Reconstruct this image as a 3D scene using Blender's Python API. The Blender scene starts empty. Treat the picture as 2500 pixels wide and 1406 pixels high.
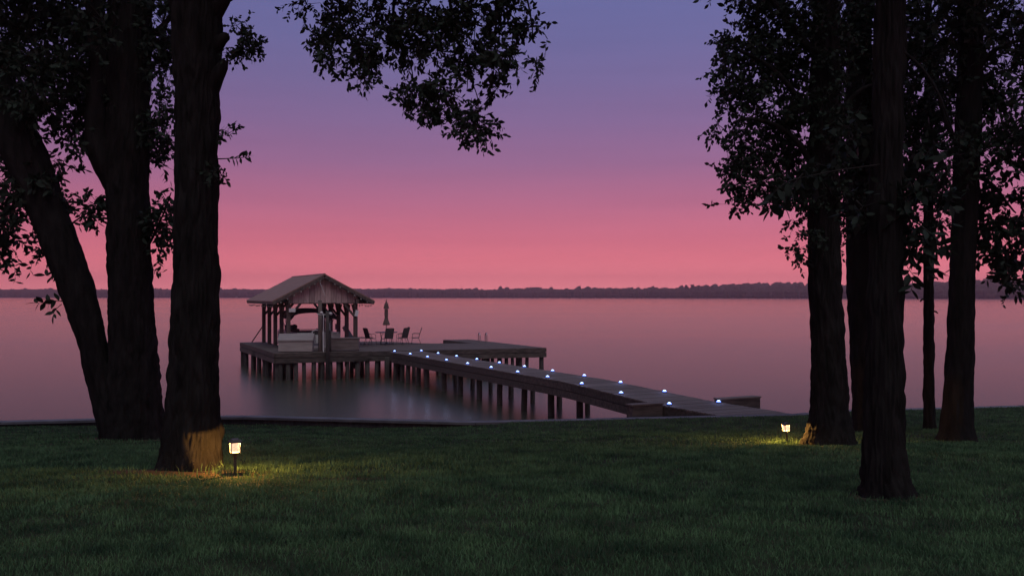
import bpy, math, random
import numpy as np
from mathutils import Vector, Matrix, noise as mnoise
random.seed(7); rng = np.random.default_rng(7)
sc = bpy.context.scene
col = sc.collection
R = math.radians
F = 2200.0; CX = 1250.0; YH = 722.0; CAMZ = 4.3        # focal length in photo pixels, horizon row, eye above the lake

# ------------------------------------------------------------------ camera
cam = bpy.data.cameras.new('camera'); camo = bpy.data.objects.new('camera', cam); col.objects.link(camo)
camo.location = (0, 0, CAMZ); camo.rotation_euler = (R(90), 0, 0)
cam.sensor_width = 36; cam.lens = 36 * F / 2500; cam.shift_y = (YH - 703) / 2500
cam.clip_start = .05; cam.clip_end = 12000
sc.camera = camo
# ------------------------------------------------------------------ dusk sky
def lin(c): return tuple(((v / 255) / 12.92 if v <= 10 else (((v / 255) + .055) / 1.055) ** 2.4) for v in c)
w = bpy.data.worlds.new('World'); sc.world = w; w.use_nodes = True
N = w.node_tree.nodes; LK = w.node_tree.links; N.clear()
wo = N.new('ShaderNodeOutputWorld'); bg = N.new('ShaderNodeBackground'); LK.new(bg.outputs[0], wo.inputs[0])
tc = N.new('ShaderNodeTexCoord'); sep = N.new('ShaderNodeSeparateXYZ'); LK.new(tc.outputs['Generated'], sep.inputs[0])
ramp = N.new('ShaderNodeValToRGB'); LK.new(sep.outputs[2], ramp.inputs[0])
SKY = [(0, (255, 146, 152)), (.018, (250, 134, 145)), (.04, (236, 124, 139)), (.06, (219, 117, 138)), (.1, (188, 111, 142)),
       (.145, (153, 107, 147)), (.188, (133, 106, 151)), (.23, (119, 106, 154)), (.272, (109, 106, 157)), (.33, (101, 106, 160)),
       (.6, (92, 99, 152)), (1, (82, 90, 141))]
e = ramp.color_ramp.elements
while len(e) < len(SKY): e.new(.5)
for k, (p, c) in enumerate(SKY): e[k].position = p
for k, (p, c) in enumerate(SKY): e[k].color = (*[v * (1.6, 1.3, 1.12, 1.04)[k] if k < 4 else v for v in lin(c)], 1)
# the afterglow is a little stronger towards the west (just right of the lens axis) than behind the viewer
az = N.new('ShaderNodeVectorMath'); az.operation = 'DOT_PRODUCT'; LK.new(tc.outputs['Generated'], az.inputs[0]); az.inputs[1].default_value = (.42, .90, 0)
mr = N.new('ShaderNodeMapRange'); LK.new(az.outputs['Value'], mr.inputs[0])
for k, v in zip((1, 2, 3, 4), (-1, 1, .55, 1.06)): mr.inputs[k].default_value = v
mul = N.new('ShaderNodeMix'); mul.data_type = 'RGBA'; mul.blend_type = 'MULTIPLY'; mul.inputs['Factor'].default_value = 1
LK.new(ramp.outputs[0], mul.inputs['A']); LK.new(mr.outputs[0], mul.inputs['B'])
# faint thin cloud streaks
mp = N.new('ShaderNodeMapping'); mp.inputs['Scale'].default_value = (1.6, 1.6, 26); LK.new(tc.outputs['Generated'], mp.inputs[0])
nz = N.new('ShaderNodeTexNoise'); nz.inputs['Scale'].default_value = 2.2; nz.inputs['Detail'].default_value = 4; LK.new(mp.outputs[0], nz.inputs[0])
mr2 = N.new('ShaderNodeMapRange'); LK.new(nz.outputs[0], mr2.inputs[0])
for k, v in zip((1, 2, 3, 4), (.3, .7, .975, 1.025)): mr2.inputs[k].default_value = v
mul2 = N.new('ShaderNodeMix'); mul2.data_type = 'RGBA'; mul2.blend_type = 'MULTIPLY'; mul2.inputs['Factor'].default_value = 1
LK.new(mul.outputs['Result'], mul2.inputs['A']); LK.new(mr2.outputs[0], mul2.inputs['B'])
LK.new(mul2.outputs['Result'], bg.inputs[0]); bg.inputs[1].default_value = 1.0
# added soft fill from high behind the viewer, brightens lawn and boathouse front
fill_lamp = bpy.data.lights.new('fill_lamp', 'SUN'); fill_lamp.energy = .95; fill_lamp.angle = R(60); fill_lamp.color = (.95, 1.0, .97)
fill_lamp_obj = bpy.data.objects.new('fill_lamp', fill_lamp); col.objects.link(fill_lamp_obj); fill_lamp_obj.location = (0, -20, 30); fill_lamp_obj.rotation_euler = Vector((-.08, .46, -.88)).to_track_quat('-Z', 'Y').to_euler()
sc.view_settings.view_transform = 'Standard'; sc.view_settings.look = 'None'
sc.view_settings.exposure = 0; sc.view_settings.gamma = 1
sc.cycles.max_bounces = 8; sc.cycles.transparent_max_bounces = 12; sc.cycles.volume_bounces = 0
sc.cycles.use_denoising = True

# ------------------------------------------------------------------ materials
def mat(name, base, rough=.8, var=.35, scale=6, stretch=(1, 1, 1), bump=.0, bscale=30, spec=.3, trans=0, tint=None, coord='Object', metal=0):
    m = bpy.data.materials.new(name); m.use_nodes = True
    n = m.node_tree.nodes; l = m.node_tree.links
    b = n['Principled BSDF']; b.inputs['Roughness'].default_value = rough; b.inputs['Specular IOR Level'].default_value = spec
    b.inputs['Metallic'].default_value = metal
    t = n.new('ShaderNodeTexCoord'); mpg = n.new('ShaderNodeMapping'); l.new(t.outputs[coord], mpg.inputs[0]); mpg.inputs['Scale'].default_value = stretch
    nn = n.new('ShaderNodeTexNoise'); nn.inputs['Scale'].default_value = scale; nn.inputs['Detail'].default_value = 6; l.new(mpg.outputs[0], nn.inputs[0])
    r = n.new('ShaderNodeValToRGB'); l.new(nn.outputs[0], r.inputs[0])
    lo = tuple(c * (1 - var) for c in base); hi = tuple(min(1, c * (1 + var)) for c in (tint or base))
    r.color_ramp.elements[0].position = .3; r.color_ramp.elements[0].color = (*lo, 1)
    r.color_ramp.elements[1].position = .7; r.color_ramp.elements[1].color = (*hi, 1)
    oi = n.new('ShaderNodeObjectInfo'); om = n.new('ShaderNodeMapRange'); l.new(oi.outputs['Random'], om.inputs[0])
    om.inputs[3].default_value = .8; om.inputs[4].default_value = 1.2
    mx = n.new('ShaderNodeMix'); mx.data_type = 'RGBA'; mx.blend_type = 'MULTIPLY'; mx.inputs['Factor'].default_value = 1
    l.new(r.outputs[0], mx.inputs['A']); l.new(om.outputs[0], mx.inputs['B']); l.new(mx.outputs['Result'], b.inputs['Base Color'])
    if bump:
        n2 = n.new('ShaderNodeTexNoise'); n2.inputs['Scale'].default_value = bscale; n2.inputs['Detail'].default_value = 5; l.new(mpg.outputs[0], n2.inputs[0])
        bp = n.new('ShaderNodeBump'); bp.inputs['Strength'].default_value = bump; bp.inputs['Distance'].default_value = .02
        l.new(n2.outputs[0], bp.inputs['Height']); l.new(bp.outputs[0], b.inputs['Normal'])
    if trans:
        tr = n.new('ShaderNodeBsdfTranslucent'); l.new(mx.outputs['Result'], tr.inputs[0])
        ms = n.new('ShaderNodeMixShader'); ms.inputs[0].default_value = trans
        l.new(b.outputs[0], ms.inputs[1]); l.new(tr.outputs[0], ms.inputs[2]); l.new(ms.outputs[0], n['Material Output'].inputs[0])
    return m
def emit(name, c, s):
    m = bpy.data.materials.new(name); m.use_nodes = True; n = m.node_tree.nodes
    b = n['Principled BSDF']; b.inputs['Base Color'].default_value = (.8, .8, .8, 1)
    b.inputs['Emission Color'].default_value = (*c, 1); b.inputs['Emission Strength'].default_value = s
    return m
MT = dict(
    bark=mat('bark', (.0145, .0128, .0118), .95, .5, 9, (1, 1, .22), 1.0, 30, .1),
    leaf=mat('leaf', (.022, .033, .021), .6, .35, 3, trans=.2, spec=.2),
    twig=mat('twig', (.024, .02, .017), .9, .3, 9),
    grass=mat('grass', (.060, .135, .066), .65, .55, 2.2, trans=.25, tint=(.072, .13, .054), coord='Object', spec=.2),
    deck=mat('deck_wood', (.135, .104, .09), .8, .35, 5, (.6, 5, 2), .3, 20),
    fascia=mat('fascia_wood', (.082, .062, .054), .85, .5, 4, (.5, 4, 3), .4, 18),
    pile=mat('piling_wood', (.06, .05, .045), .9, .4, 5, (2, 2, .5), .4, 15),
    post=mat('post_wood', (.11, .08, .07), .85, .4, 6, (3, 3, .4), .3, 15),
    roof=mat('roof_metal', (.24, .14, .108), .6, .12, 2, (1, 1, 1), .05, 8, .4),
    siding=mat('gable_board', (.44, .31, .28), .8, .25, 5, (3, 3, .4), .2, 18),
    chest=mat('chest_wood', (.34, .28, .26), .75, .15, 3, (.5, 2, 3), .1, 12),
    bench=mat('bench_wood', (.17, .13, .12), .8, .3, 4, (.5, 2, 3), .3, 14),
    white=mat('white_paint', (.66, .62, .6), .5, .08, 4),
    dark=mat('dark_metal', (.05, .045, .043), .5, .2, 8),
    sling=mat('sling_fabric', (.075, .066, .064), .8, .3, 20),
    canvas=mat('navy_canvas', (.025, .024, .032), .85, .2, 6),
    parasol=mat('parasol_canvas', (.12, .08, .07), .9, .3, 9, (1, 1, .3)),
    alu=mat('aluminium', (.42, .4, .4), .35, .1, 6, metal=.8),
    grey=mat('grey_box', (.16, .155, .17), .6, .15, 6),
    panel=mat('boat_panel', (.36, .31, .29), .5, .12, 3),
    cap=mat('seawall_cap', (.115, .11, .12), .8, .25, 3, (1, 1, 1), .2, 20),
    wall=mat('seawall_panel', (.045, .042, .042), .9, .4, 5, (2, 2, .5), .3, 14),
    led=emit('dock_led', (.42, .67, 1.0), 2.6), ledhalo=emit('dock_led_halo', (.07, .19, 1.0), 2.2),
    lamp=emit('lamp_bulb', (1.0, .62, .32), 20.0),
    glassbulb=mat('bulb_glass', (.3, .28, .25), .2, .05, 4),
    farwood=mat('far_foliage', (.06, .048, .036), .95, .4, .15),
    farland=mat('far_bank', (.07, .06, .05), .95, .3, .02),
    sand=mat('far_sand', (.5, .44, .4), .9, .1, .1),
)
def lantern_glass():
    m = bpy.data.materials.new('lantern_glass'); m.use_nodes = True; n = m.node_tree.nodes; l = m.node_tree.links
    n.remove(n['Principled BSDF'])
    t = n.new('ShaderNodeTexCoord'); v = n.new('ShaderNodeTexVoronoi'); v.inputs['Scale'].default_value = 55; l.new(t.outputs['Object'], v.inputs[0])
    mrn = n.new('ShaderNodeMapRange'); l.new(v.outputs['Distance'], mrn.inputs[0])
    for k, q in zip((1, 2, 3, 4), (0, .7, 1.05, 1.8)): mrn.inputs[k].default_value = q
    em = n.new('ShaderNodeEmission'); em.inputs[0].default_value = (1, .60, .40, 1); l.new(mrn.outputs[0], em.inputs[1])
    tr = n.new('ShaderNodeBsdfTransparent'); tr.inputs[0].default_value = (.95, .93, .9, 1)
    ms = n.new('ShaderNodeMixShader'); ms.inputs[0].default_value = .32
    l.new(tr.outputs[0], ms.inputs[1]); l.new(em.outputs[0], ms.inputs[2]); l.new(ms.outputs[0], n['Material Output'].inputs[0])
    return m
MT['lglass'] = lantern_glass()
def water_mat():
    m = bpy.data.materials.new('lake_water'); m.use_nodes = True; n = m.node_tree.nodes; l = m.node_tree.links
    n.remove(n['Principled BSDF'])
    df = n.new('ShaderNodeBsdfDiffuse'); df.inputs[0].default_value = (.022, .022, .018, 1)          # silty lake water
    b = n.new('ShaderNodeBsdfGlossy'); b.inputs['Color'].default_value = (.99, .95, .70, 1)
    fr = n.new('ShaderNodeFresnel'); fr.inputs['IOR'].default_value = 1.21; ms = n.new('ShaderNodeMixShader')
    l.new(fr.outputs[0], ms.inputs[0]); l.new(df.outputs[0], ms.inputs[1]); l.new(b.outputs[0], ms.inputs[2]); l.new(ms.outputs[0], n['Material Output'].inputs[0])
    # wind ripples: the sheltered open water far out lies smoother than the ruffled water near the shore
    t = n.new('ShaderNodeTexCoord'); mpg = n.new('ShaderNodeMapping'); l.new(t.outputs['Object'], mpg.inputs[0]); mpg.inputs['Scale'].default_value = (.004, .022, 1)
    nn = n.new('ShaderNodeTexNoise'); nn.inputs['Scale'].default_value = 1; nn.inputs['Detail'].default_value = 4; l.new(mpg.outputs[0], nn.inputs[0])
    sp = n.new('ShaderNodeSeparateXYZ'); l.new(t.outputs['Object'], sp.inputs[0])
    lg = n.new('ShaderNodeMath'); lg.operation = 'LOGARITHM'; lg.inputs[1].default_value = 10; mxm = n.new('ShaderNodeMath'); mxm.operation = 'MAXIMUM'; mxm.inputs[1].default_value = 10
    l.new(sp.outputs[1], mxm.inputs[0]); l.new(mxm.outputs[0], lg.inputs[0])
    mrl = n.new('ShaderNodeMapRange'); l.new(lg.outputs[0], mrl.inputs[0])
    for k, q in zip((1, 2, 3, 4), (1.4, 2.9, .275, .13)): mrl.inputs[k].default_value = q
    mrn = n.new('ShaderNodeMapRange'); l.new(nn.outputs[0], mrn.inputs[0])
    for k, q in zip((1, 2, 3, 4), (.3, .7, .93, 1.07)): mrn.inputs[k].default_value = q
    ml = n.new('ShaderNodeMath'); ml.operation = 'MULTIPLY'; l.new(mrl.outputs[0], ml.inputs[0]); l.new(mrn.outputs[0], ml.inputs[1]); l.new(ml.outputs[0], b.inputs['Roughness'])
    return m
MT['water'] = water_mat()
def lawn_mat():
    m = mat('lawn_soil', (.030, .036, .018), .95, .5, 3, bump=.5, bscale=25, spec=.1)
    n = m.node_tree.nodes; l = m.node_tree.links; b = n['Principled BSDF']
    src = b.inputs['Base Color'].links[0].from_socket
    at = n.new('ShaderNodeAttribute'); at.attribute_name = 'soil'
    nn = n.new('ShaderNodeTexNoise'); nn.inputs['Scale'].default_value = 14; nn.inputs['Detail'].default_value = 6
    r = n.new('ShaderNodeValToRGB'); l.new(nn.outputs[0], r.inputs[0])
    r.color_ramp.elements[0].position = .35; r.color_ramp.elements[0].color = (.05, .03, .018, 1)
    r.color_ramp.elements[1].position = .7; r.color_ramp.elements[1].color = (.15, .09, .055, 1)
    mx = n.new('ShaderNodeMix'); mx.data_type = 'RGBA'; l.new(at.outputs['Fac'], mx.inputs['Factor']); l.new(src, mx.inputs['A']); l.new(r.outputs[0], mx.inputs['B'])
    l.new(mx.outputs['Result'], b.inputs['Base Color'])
    return m
MT['lawn'] = lawn_mat()

# ------------------------------------------------------------------ helpers
def link(o, parent=None):
    col.objects.link(o)
    if parent is not None: o.parent = parent
    return o
def tag(o, label=None, cat=None, group=None, kind=None):
    for k, v in (('label', label), ('category', cat), ('group', group), ('kind', kind)):
        if v: o[k] = v
    return o
def thing(name, loc, rz, label, cat, group=None):
    o = bpy.data.objects.new(name, None); o.empty_display_size = .1; link(o); o.location = loc; o.rotation_euler = (0, 0, rz)
    return tag(o, label, cat, group)
class MB:
    def __init__(s): s.v = []; s.f = []
    def add(s, vs, fs):
        b = len(s.v); s.v += [tuple(q) for q in vs]; s.f += [tuple(i + b for i in q) for q in fs]; return s
    def box(s, c, d, m=None):
        hx, hy, hz = (q / 2 for q in d); vs = []
        for z in (-hz, hz):
            for (x, y) in ((-hx, -hy), (hx, -hy), (hx, hy), (-hx, hy)):
                p = Vector((x, y, z))
                if m is not None: p = m @ p
                vs.append(p + Vector(c))
        return s.add(vs, [(0, 3, 2, 1), (4, 5, 6, 7), (0, 1, 5, 4), (1, 2, 6, 5), (2, 3, 7, 6), (3, 0, 4, 7)])
    def bar(s, a, b, wd, hg, up=(0, 0, 1)):
        a = Vector(a); b = Vector(b); d = b - a; y = d.normalized(); x = y.cross(Vector(up))
        if x.length < 1e-4: x = y.cross(Vector((1, 0, 0)))
        x.normalize(); z = x.cross(y)
        m = Matrix((x, y, z)).transposed()
        return s.box((a + b) / 2, (wd, d.length, hg), m)
    def tube(s, pts, rad, n=8, closed=False):
        pts = [Vector(p) for p in pts]
        if not hasattr(rad, '__len__'): rad = [rad] * len(pts)
        rings = []; prev = None
        for i, p in enumerate(pts):
            d = (pts[min(i + 1, len(pts) - 1)] - pts[max(i - 1, 0)]).normalized()
            if prev is None:
                x = d.cross(Vector((0, 0, 1)));
                if x.length < .05: x = d.cross(Vector((1, 0, 0)))
            else: x = prev - d * prev.dot(d)
            x.normalize(); prev = x; y = d.cross(x)
            rings.append([p + (x * math.cos(a) + y * math.sin(a)) * rad[i] for a in (2 * math.pi * k / n for k in range(n))])
        vs = [q for r in rings for q in r]; fs = []
        for i in range(len(rings) - 1):
            for k in range(n):
                a = i * n + k; b = i * n + (k + 1) % n; fs.append((a, b, b + n, a + n))
        fs.append(tuple(range(n))[::-1]); fs.append(tuple((len(rings) - 1) * n + k for k in range(n)))
        return s.add(vs, fs)
    def lathe(s, prof, n=16, c=(0, 0, 0), lobes=0, amp=0):
        vs = []; fs = []
        for (r, z) in prof:
            for k in range(n):
                a = 2 * math.pi * k / n; q = r * (1 + amp * math.cos(lobes * a)); vs.append((c[0] + q * math.cos(a), c[1] + q * math.sin(a), c[2] + z))
        for i in range(len(prof) - 1):
            for k in range(n):
                a = i * n + k; b = i * n + (k + 1) % n; fs.append((a, b, b + n, a + n))
        fs.append(tuple(range(n))[::-1]); fs.append(tuple((len(prof) - 1) * n + k for k in range(n)))
        return s.add(vs, fs)
    def mesh(s, name, m, smooth=False):
        me = bpy.data.meshes.new(name); me.from_pydata(s.v, [], s.f); me.materials.append(MT[m])
        if smooth: me.polygons.foreach_set('use_smooth', [True] * len(me.polygons))
        me.update(); return me
    def build(s, name, m, parent=None, smooth=False, loc=None):
        o = link(bpy.data.objects.new(name, s.mesh(name, m, smooth)), parent)
        if loc is not None: o.location = loc
        return o
def inst(name, me, parent, loc=(0, 0, 0), rot=(0, 0, 0), scale=None):
    o = link(bpy.data.objects.new(name, me), parent); o.location = loc; o.rotation_euler = rot
    if scale: o.scale = scale
    return o
def npmesh(name, V, T, mats, midx=None, smooth=False):
    me = bpy.data.meshes.new(name); V = np.asarray(V, dtype=np.float32); T = np.asarray(T, dtype=np.int32)
    me.vertices.add(len(V)); me.vertices.foreach_set('co', V.ravel())
    me.loops.add(T.size); me.loops.foreach_set('vertex_index', T.ravel())
    k = T.shape[1]; me.polygons.add(len(T)); me.polygons.foreach_set('loop_start', np.arange(0, T.size, k, dtype=np.int32))
    for m in mats: me.materials.append(MT[m])
    if midx is not None: me.polygons.foreach_set('material_index', np.asarray(midx, dtype=np.int32))
    if smooth: me.polygons.foreach_set('use_smooth', np.ones(len(T), dtype=bool))
    me.update(calc_edges=True); return me
def px(x, y, Z): return Vector(((x - CX) * Z / F, Z, CAMZ - (y - YH) * Z / F))      # a pixel's ray, taken at depth Z

# ------------------------------------------------------------------ terrain
GY = np.array([-70, -10, 0, 5, 8, 10, 13, 16, 20, 23, 30]); GZ = np.array([3.2, 2.85, 2.77, 2.72, 2.52, 2.35, 2.02, 1.67, 1.36, 1.13, 1.02])
_y = np.linspace(-70, 30, 2001); _z = np.interp(_y, GY, GZ); kk = np.hanning(41); kk /= kk.sum()
_z = np.convolve(np.pad(_z, 20, mode='edge'), kk, 'valid')
CAPH = 3.15
SH = [(-2600, 1040), (-900, 1036), (0, 1030), (540, 1017), (592, 1017), (1160, 1031), (1500, 1023), (1950, 1013), (2060, 1004), (2500, 992), (3300, 985), (5200, 985)]
SHP = [px(x, y, F * CAPH / (y - YH)) for x, y in SH]
SX = np.array([p.x for p in SHP]); SY = np.array([p.y for p in SHP])
LOWX = np.array([-60, -14, -8, -3.5, -1.2, .2, 60]); LOWD = np.array([.1, .07, .19, .19, .1, .0, -.02])
def gz(x, y):
    x = np.asarray(x, float); y = np.asarray(y, float)
    b = np.interp(y, _y, _z) + .012 * np.sin(x * 1.7 + y * .9) + .01 * np.sin(y * 2.3 - x * 1.1)
    sy = np.interp(x, SX, SY); edge = CAMZ - CAPH - .01 - np.interp(x, LOWX, LOWD)
    t = np.clip((y - (sy - 6)) / 6, 0, 1); t = t * t * (3 - 2 * t)
    return b * (1 - t) + edge * t
def g1(x, y): return float(gz(x, y))
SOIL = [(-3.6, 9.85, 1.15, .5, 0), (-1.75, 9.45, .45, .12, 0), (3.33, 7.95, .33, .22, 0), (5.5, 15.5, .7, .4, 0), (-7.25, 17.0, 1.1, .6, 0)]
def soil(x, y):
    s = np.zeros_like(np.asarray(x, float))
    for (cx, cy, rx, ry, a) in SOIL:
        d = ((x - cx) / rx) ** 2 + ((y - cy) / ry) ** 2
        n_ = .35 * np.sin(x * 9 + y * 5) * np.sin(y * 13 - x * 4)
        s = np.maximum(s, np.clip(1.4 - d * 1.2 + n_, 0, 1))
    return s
xs = np.concatenate([np.linspace(-75, -17, 40), np.linspace(-16.6, 16.6, 220), np.linspace(17, 75, 40)])
vs_ = np.concatenate([np.linspace(-70, 2, 40), np.linspace(2.3, 1000, 2)[:0], np.linspace(0, 1, 170)[1:]])
rows = []
for k, v in enumerate(vs_):
    if k < 40: rows.append(np.full_like(xs, v))
    else: rows.append(2 + (np.interp(xs, SX, SY) - .02 - 2) * v)
YY = np.array(rows); XX = np.tile(xs, (len(rows), 1)); ZZ = gz(XX, YY)
V = np.stack([XX, YY, ZZ], -1).reshape(-1, 3); nr, nc = XX.shape
ii = (np.arange(nr - 1)[:, None] * nc + np.arange(nc - 1)[None, :]).ravel()
lawn = link(bpy.data.objects.new('lawn', npmesh('lawn', V, np.stack([ii, ii + 1, ii + nc + 1, ii + nc], 1), ['lawn'], smooth=True)))
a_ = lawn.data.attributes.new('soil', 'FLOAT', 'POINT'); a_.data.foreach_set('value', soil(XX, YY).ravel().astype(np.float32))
tag(lawn, kind='structure')
WX, WY0, WY1 = 2400, -75, 2700
lake = link(bpy.data.objects.new('lake', npmesh('lake', [(-WX, WY0, 0), (WX, WY0, 0), (WX, WY1, 0), (-WX, WY1, 0)], [(0, 1, 2, 3)], ['water'])))
tag(lake, kind='structure')

# grass
def grass_blades(P, H, Wd, name):
    n = len(P); a = rng.uniform(0, 2 * math.pi, n); lean = rng.uniform(.1, .75, n); b = rng.uniform(0, 2 * math.pi, n)
    side = np.stack([np.cos(a), np.sin(a), np.zeros(n)], 1) * (Wd / 2)[:, None]
    ld = np.stack([np.cos(b), np.sin(b), np.zeros(n)], 1) * (H * lean)[:, None]; up = np.zeros((n, 3)); up[:, 2] = H
    V = np.stack([P - side, P + side, P - side * .8 + up * .55 + ld * .32, P + side * .8 + up * .55 + ld * .32, P + up * (1 - .25 * lean)[:, None] + ld], 1).reshape(-1, 3)
    base = np.arange(n)[:, None] * 5
    T = np.concatenate([base + np.array([0, 1, 3]), base + np.array([0, 3, 2]), base + np.array([2, 3, 4])], 0)
    return V, T
Ps = []; Hs = []; Ws = []
for (y0, y1, dens, h, wd) in ((3.4, 6.5, 4000, .050, .0056), (6.5, 10, 2600, .052, .0070), (10, 15, 1350, .06, .010), (15, 26, 640, .052, .015)):
    half = .57 * y1 * 1.12 + 1.2; n = int((y1 - y0) * 2 * half * dens)
    X = rng.uniform(-half, half, n); Y = rng.uniform(y0, y1, n)
    cl = np.sin(X * 2.1 + 3 * np.sin(Y * 1.3)) * np.sin(Y * 2.7 + 2 * np.sin(X * 1.9)) * .5 + np.sin(X * 7.3 + Y * 4.1) * np.sin(Y * 8.9 - X * 3.7) * .5
    keep = (np.abs(X) < .57 * Y * 1.12 + 1.2) & (Y < np.interp(X, SX, SY) - .06) & (rng.uniform(0, 1, n) > soil(X, Y) * .93) & (rng.uniform(-1.3, 1.3, n) < cl + .75)
    X, Y, cl = X[keep], Y[keep], cl[keep]
    Ps.append(np.stack([X, Y, gz(X, Y) - .004], 1)); Hs.append(h * rng.uniform(.45, 1.25, len(X)) * (1 + .3 * cl)); Ws.append(wd * rng.uniform(.7, 1.3, len(X)))
def tuft(cx, cy, r, n, h):
    X = rng.normal(cx, r, n); Y = rng.normal(cy, r * .8, n)
    Ps.append(np.stack([X, Y, gz(X, Y) - .004], 1)); Hs.append(h * rng.uniform(.5, 1.2, n)); Ws.append(np.full(n, .006))
LA = (-2.996, 9.75); LB = (4.89, 16.0)
tuft(LA[0] + .25, LA[1] + .15, .3, 420, .11); tuft(LA[0] - .12, LA[1] + .02, .07, 40, .16); tuft(LB[0] + .1, LB[1], .28, 420, .12); tuft(LB[0] + .75, LB[1] - .5, .3, 160, .1)
V, T = grass_blades(np.concatenate(Ps), np.concatenate(Hs), np.concatenate(Ws), 'grass')
tag(link(bpy.data.objects.new('grass', npmesh('grass', V, T, ['grass']))), 'dark green lawn grass sloping down to the lake', 'grass', kind='stuff')

# ------------------------------------------------------------------ seawall along the shore
root = thing('seawall', (0, 0, 0), 0, 'low seawall with pale cap between lawn and lake', 'seawall')
for a, b in zip(SHP[:-1], SHP[1:]):
    A = Vector((a.x, a.y, CAMZ - CAPH)); B = Vector((b.x, b.y, CAMZ - CAPH)); L = (B - A).length; d = (B - A).normalized(); nrm = Vector((-d.y, d.x, 0))
    npc = max(1, round(L / 5.5))
    for k in range(npc):
        p = A + d * (L * k / npc + .004); q = A + d * (L * (k + 1) / npc - .004)
        MB().bar(p + nrm * .13 + Vector((0, 0, -.03)), q + nrm * .13 + Vector((0, 0, -.03 + random.uniform(-.006, .006))), .34, .06).build('cap', 'cap', root)
        MB().bar(p + nrm * .1 + Vector((0, 0, -1.03)), q + nrm * .1 + Vector((0, 0, -1.03)), .12, 1.94).build('wall_panel', 'wall', root)
        for j in range(3):
            c = p.lerp(q, (j + .5) / 3) + nrm * .22; MB().tube([c + Vector((0, 0, -1.9)), c + Vector((0, 0, -.07))], .07, 8).build('support_post', 'pile', root, True)

# ------------------------------------------------------------------ far shore
def shoreD(xp): return float(np.interp(xp, [-400, 600, 1250, 1700, 2100, 2900], [2250, 2050, 1900, 1650, 1350, 1120]))
def crown_mesh(seed):
    r = random.Random(seed); import bmesh
    bm = bmesh.new(); bmesh.ops.create_icosphere(bm, subdivisions=2, radius=1)
    for v_ in bm.verts:
        n_ = mnoise.noise(v_.co * 1.7 + Vector((seed * 9.1, 0, 0))) * .38 + mnoise.noise(v_.co * 4.3 + Vector((seed * 5.1, 3, 0))) * .22
        v_.co *= 1 + n_
    me = bpy.data.meshes.new('t'); bm.to_mesh(me); bm.free()
    vv = np.array([v_.co[:] for v_ in me.vertices]); tt = np.array([p.vertices[:] for p in me.polygons]); bpy.data.meshes.remove(me)
    return vv, tt
CM = [crown_mesh(k) for k in range(6)]
VV = []; TT = []; nb = 0
for (back, hs, step) in ((0, .8, 3.4), (14, .92, 3.4), (34, 1.0, 3.4), (65, 1.06, 4)):
    xp = -500.0
    while xp < 3000:
        D = shoreD(xp) + back + random.uniform(-4, 6)
        H0 = float(np.interp(xp, [-400, 0, 560, 900, 1150, 1450, 1700, 1960, 2200, 2420, 2900], [24, 23.5, 23, 23.5, 22, 22.5, 21.5, 21.5, 20.5, 22.5, 21]))
        h = H0 * hs * (.83 + .17 * mnoise.noise(Vector((xp * .012, back, 0))) + random.uniform(-.05, .05))
        vv, tt = random.choice(CM); r = random.uniform(2.6, 4.4); rz = h * random.uniform(.26, .36)
        th = random.uniform(0, 6.3); c_, s_ = math.cos(th), math.sin(th)
        X0 = (xp - CX) * D / F
        for (cz, kz, kr) in ((h - rz, rz, 1), (h * .36, h * .36, 1.05)):
            q = vv.copy(); q = np.stack([q[:, 0] * c_ - q[:, 1] * s_, q[:, 0] * s_ + q[:, 1] * c_, q[:, 2]], 1)
            VV.append(q * [r * kr, r * kr, kz] + [X0, D, cz]); TT.append(tt + nb); nb += len(vv)
        xp += step * random.uniform(.75, 1.25) * F / D
tag(link(bpy.data.objects.new('far_woodland', npmesh('far_woodland', np.concatenate(VV), np.concatenate(TT), ['farwood'], smooth=True))), 'dark hazy woodland along the far shore of the lake', 'woodland', kind='stuff')
# far bank and low hills behind
xsb = np.linspace(-700, 3200, 120); prof = [(-3, -.6), (0, .5), (6, 1.6), (40, 3.5), (90, 7), (260, 16), (380, 12)]
V = []
for dd, zz in prof:
    for xp in xsb:
        D = shoreD(xp) + dd
        hz = zz * (1 + (-.05 + .2 * math.exp(-((xp - 1900) / 260) ** 2) + .35 * math.exp(-((xp - 2420) / 160) ** 2) + .12 * math.sin(xp * .011)) * (dd > 80))
        V.append(((xp - CX) * D / F, D, hz))
n = len(xsb); ii = (np.arange(len(prof) - 1)[:, None] * n + np.arange(n - 1)[None, :]).ravel()
tag(link(bpy.data.objects.new('far_shore', npmesh('far_shore', V, np.stack([ii, ii + 1, ii + n + 1, ii + n], 1), ['farland'], smooth=True))), kind='structure')
VV = []; TT = []; nb = 0
for k in range(420):
    xp = random.choice([random.gauss(1900, 200), random.gauss(2430, 130), random.uniform(-400, 2900)]); dd = random.uniform(150, 300); D = shoreD(xp) + dd
    zz = np.interp(dd, [p[0] for p in prof], [p[1] for p in prof]) * (.95 + .2 * math.exp(-((xp - 1900) / 260) ** 2) + .35 * math.exp(-((xp - 2420) / 160) ** 2) + .12 * math.sin(xp * .011))
    vv, tt = random.choice(CM); r = random.uniform(5, 9); h = random.uniform(5, 8)
    VV.append(vv * [r, r, h] + [(xp - CX) * D / F, D, zz + h * .5]); TT.append(tt + nb); nb += len(vv)
tag(link(bpy.data.objects.new('hilltop_woodland', npmesh('hilltop_woodland', np.concatenate(VV), np.concatenate(TT), ['farwood'], smooth=True))), 'faint woodland on the low hills behind the far shore trees', 'woodland', kind='stuff')
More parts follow.
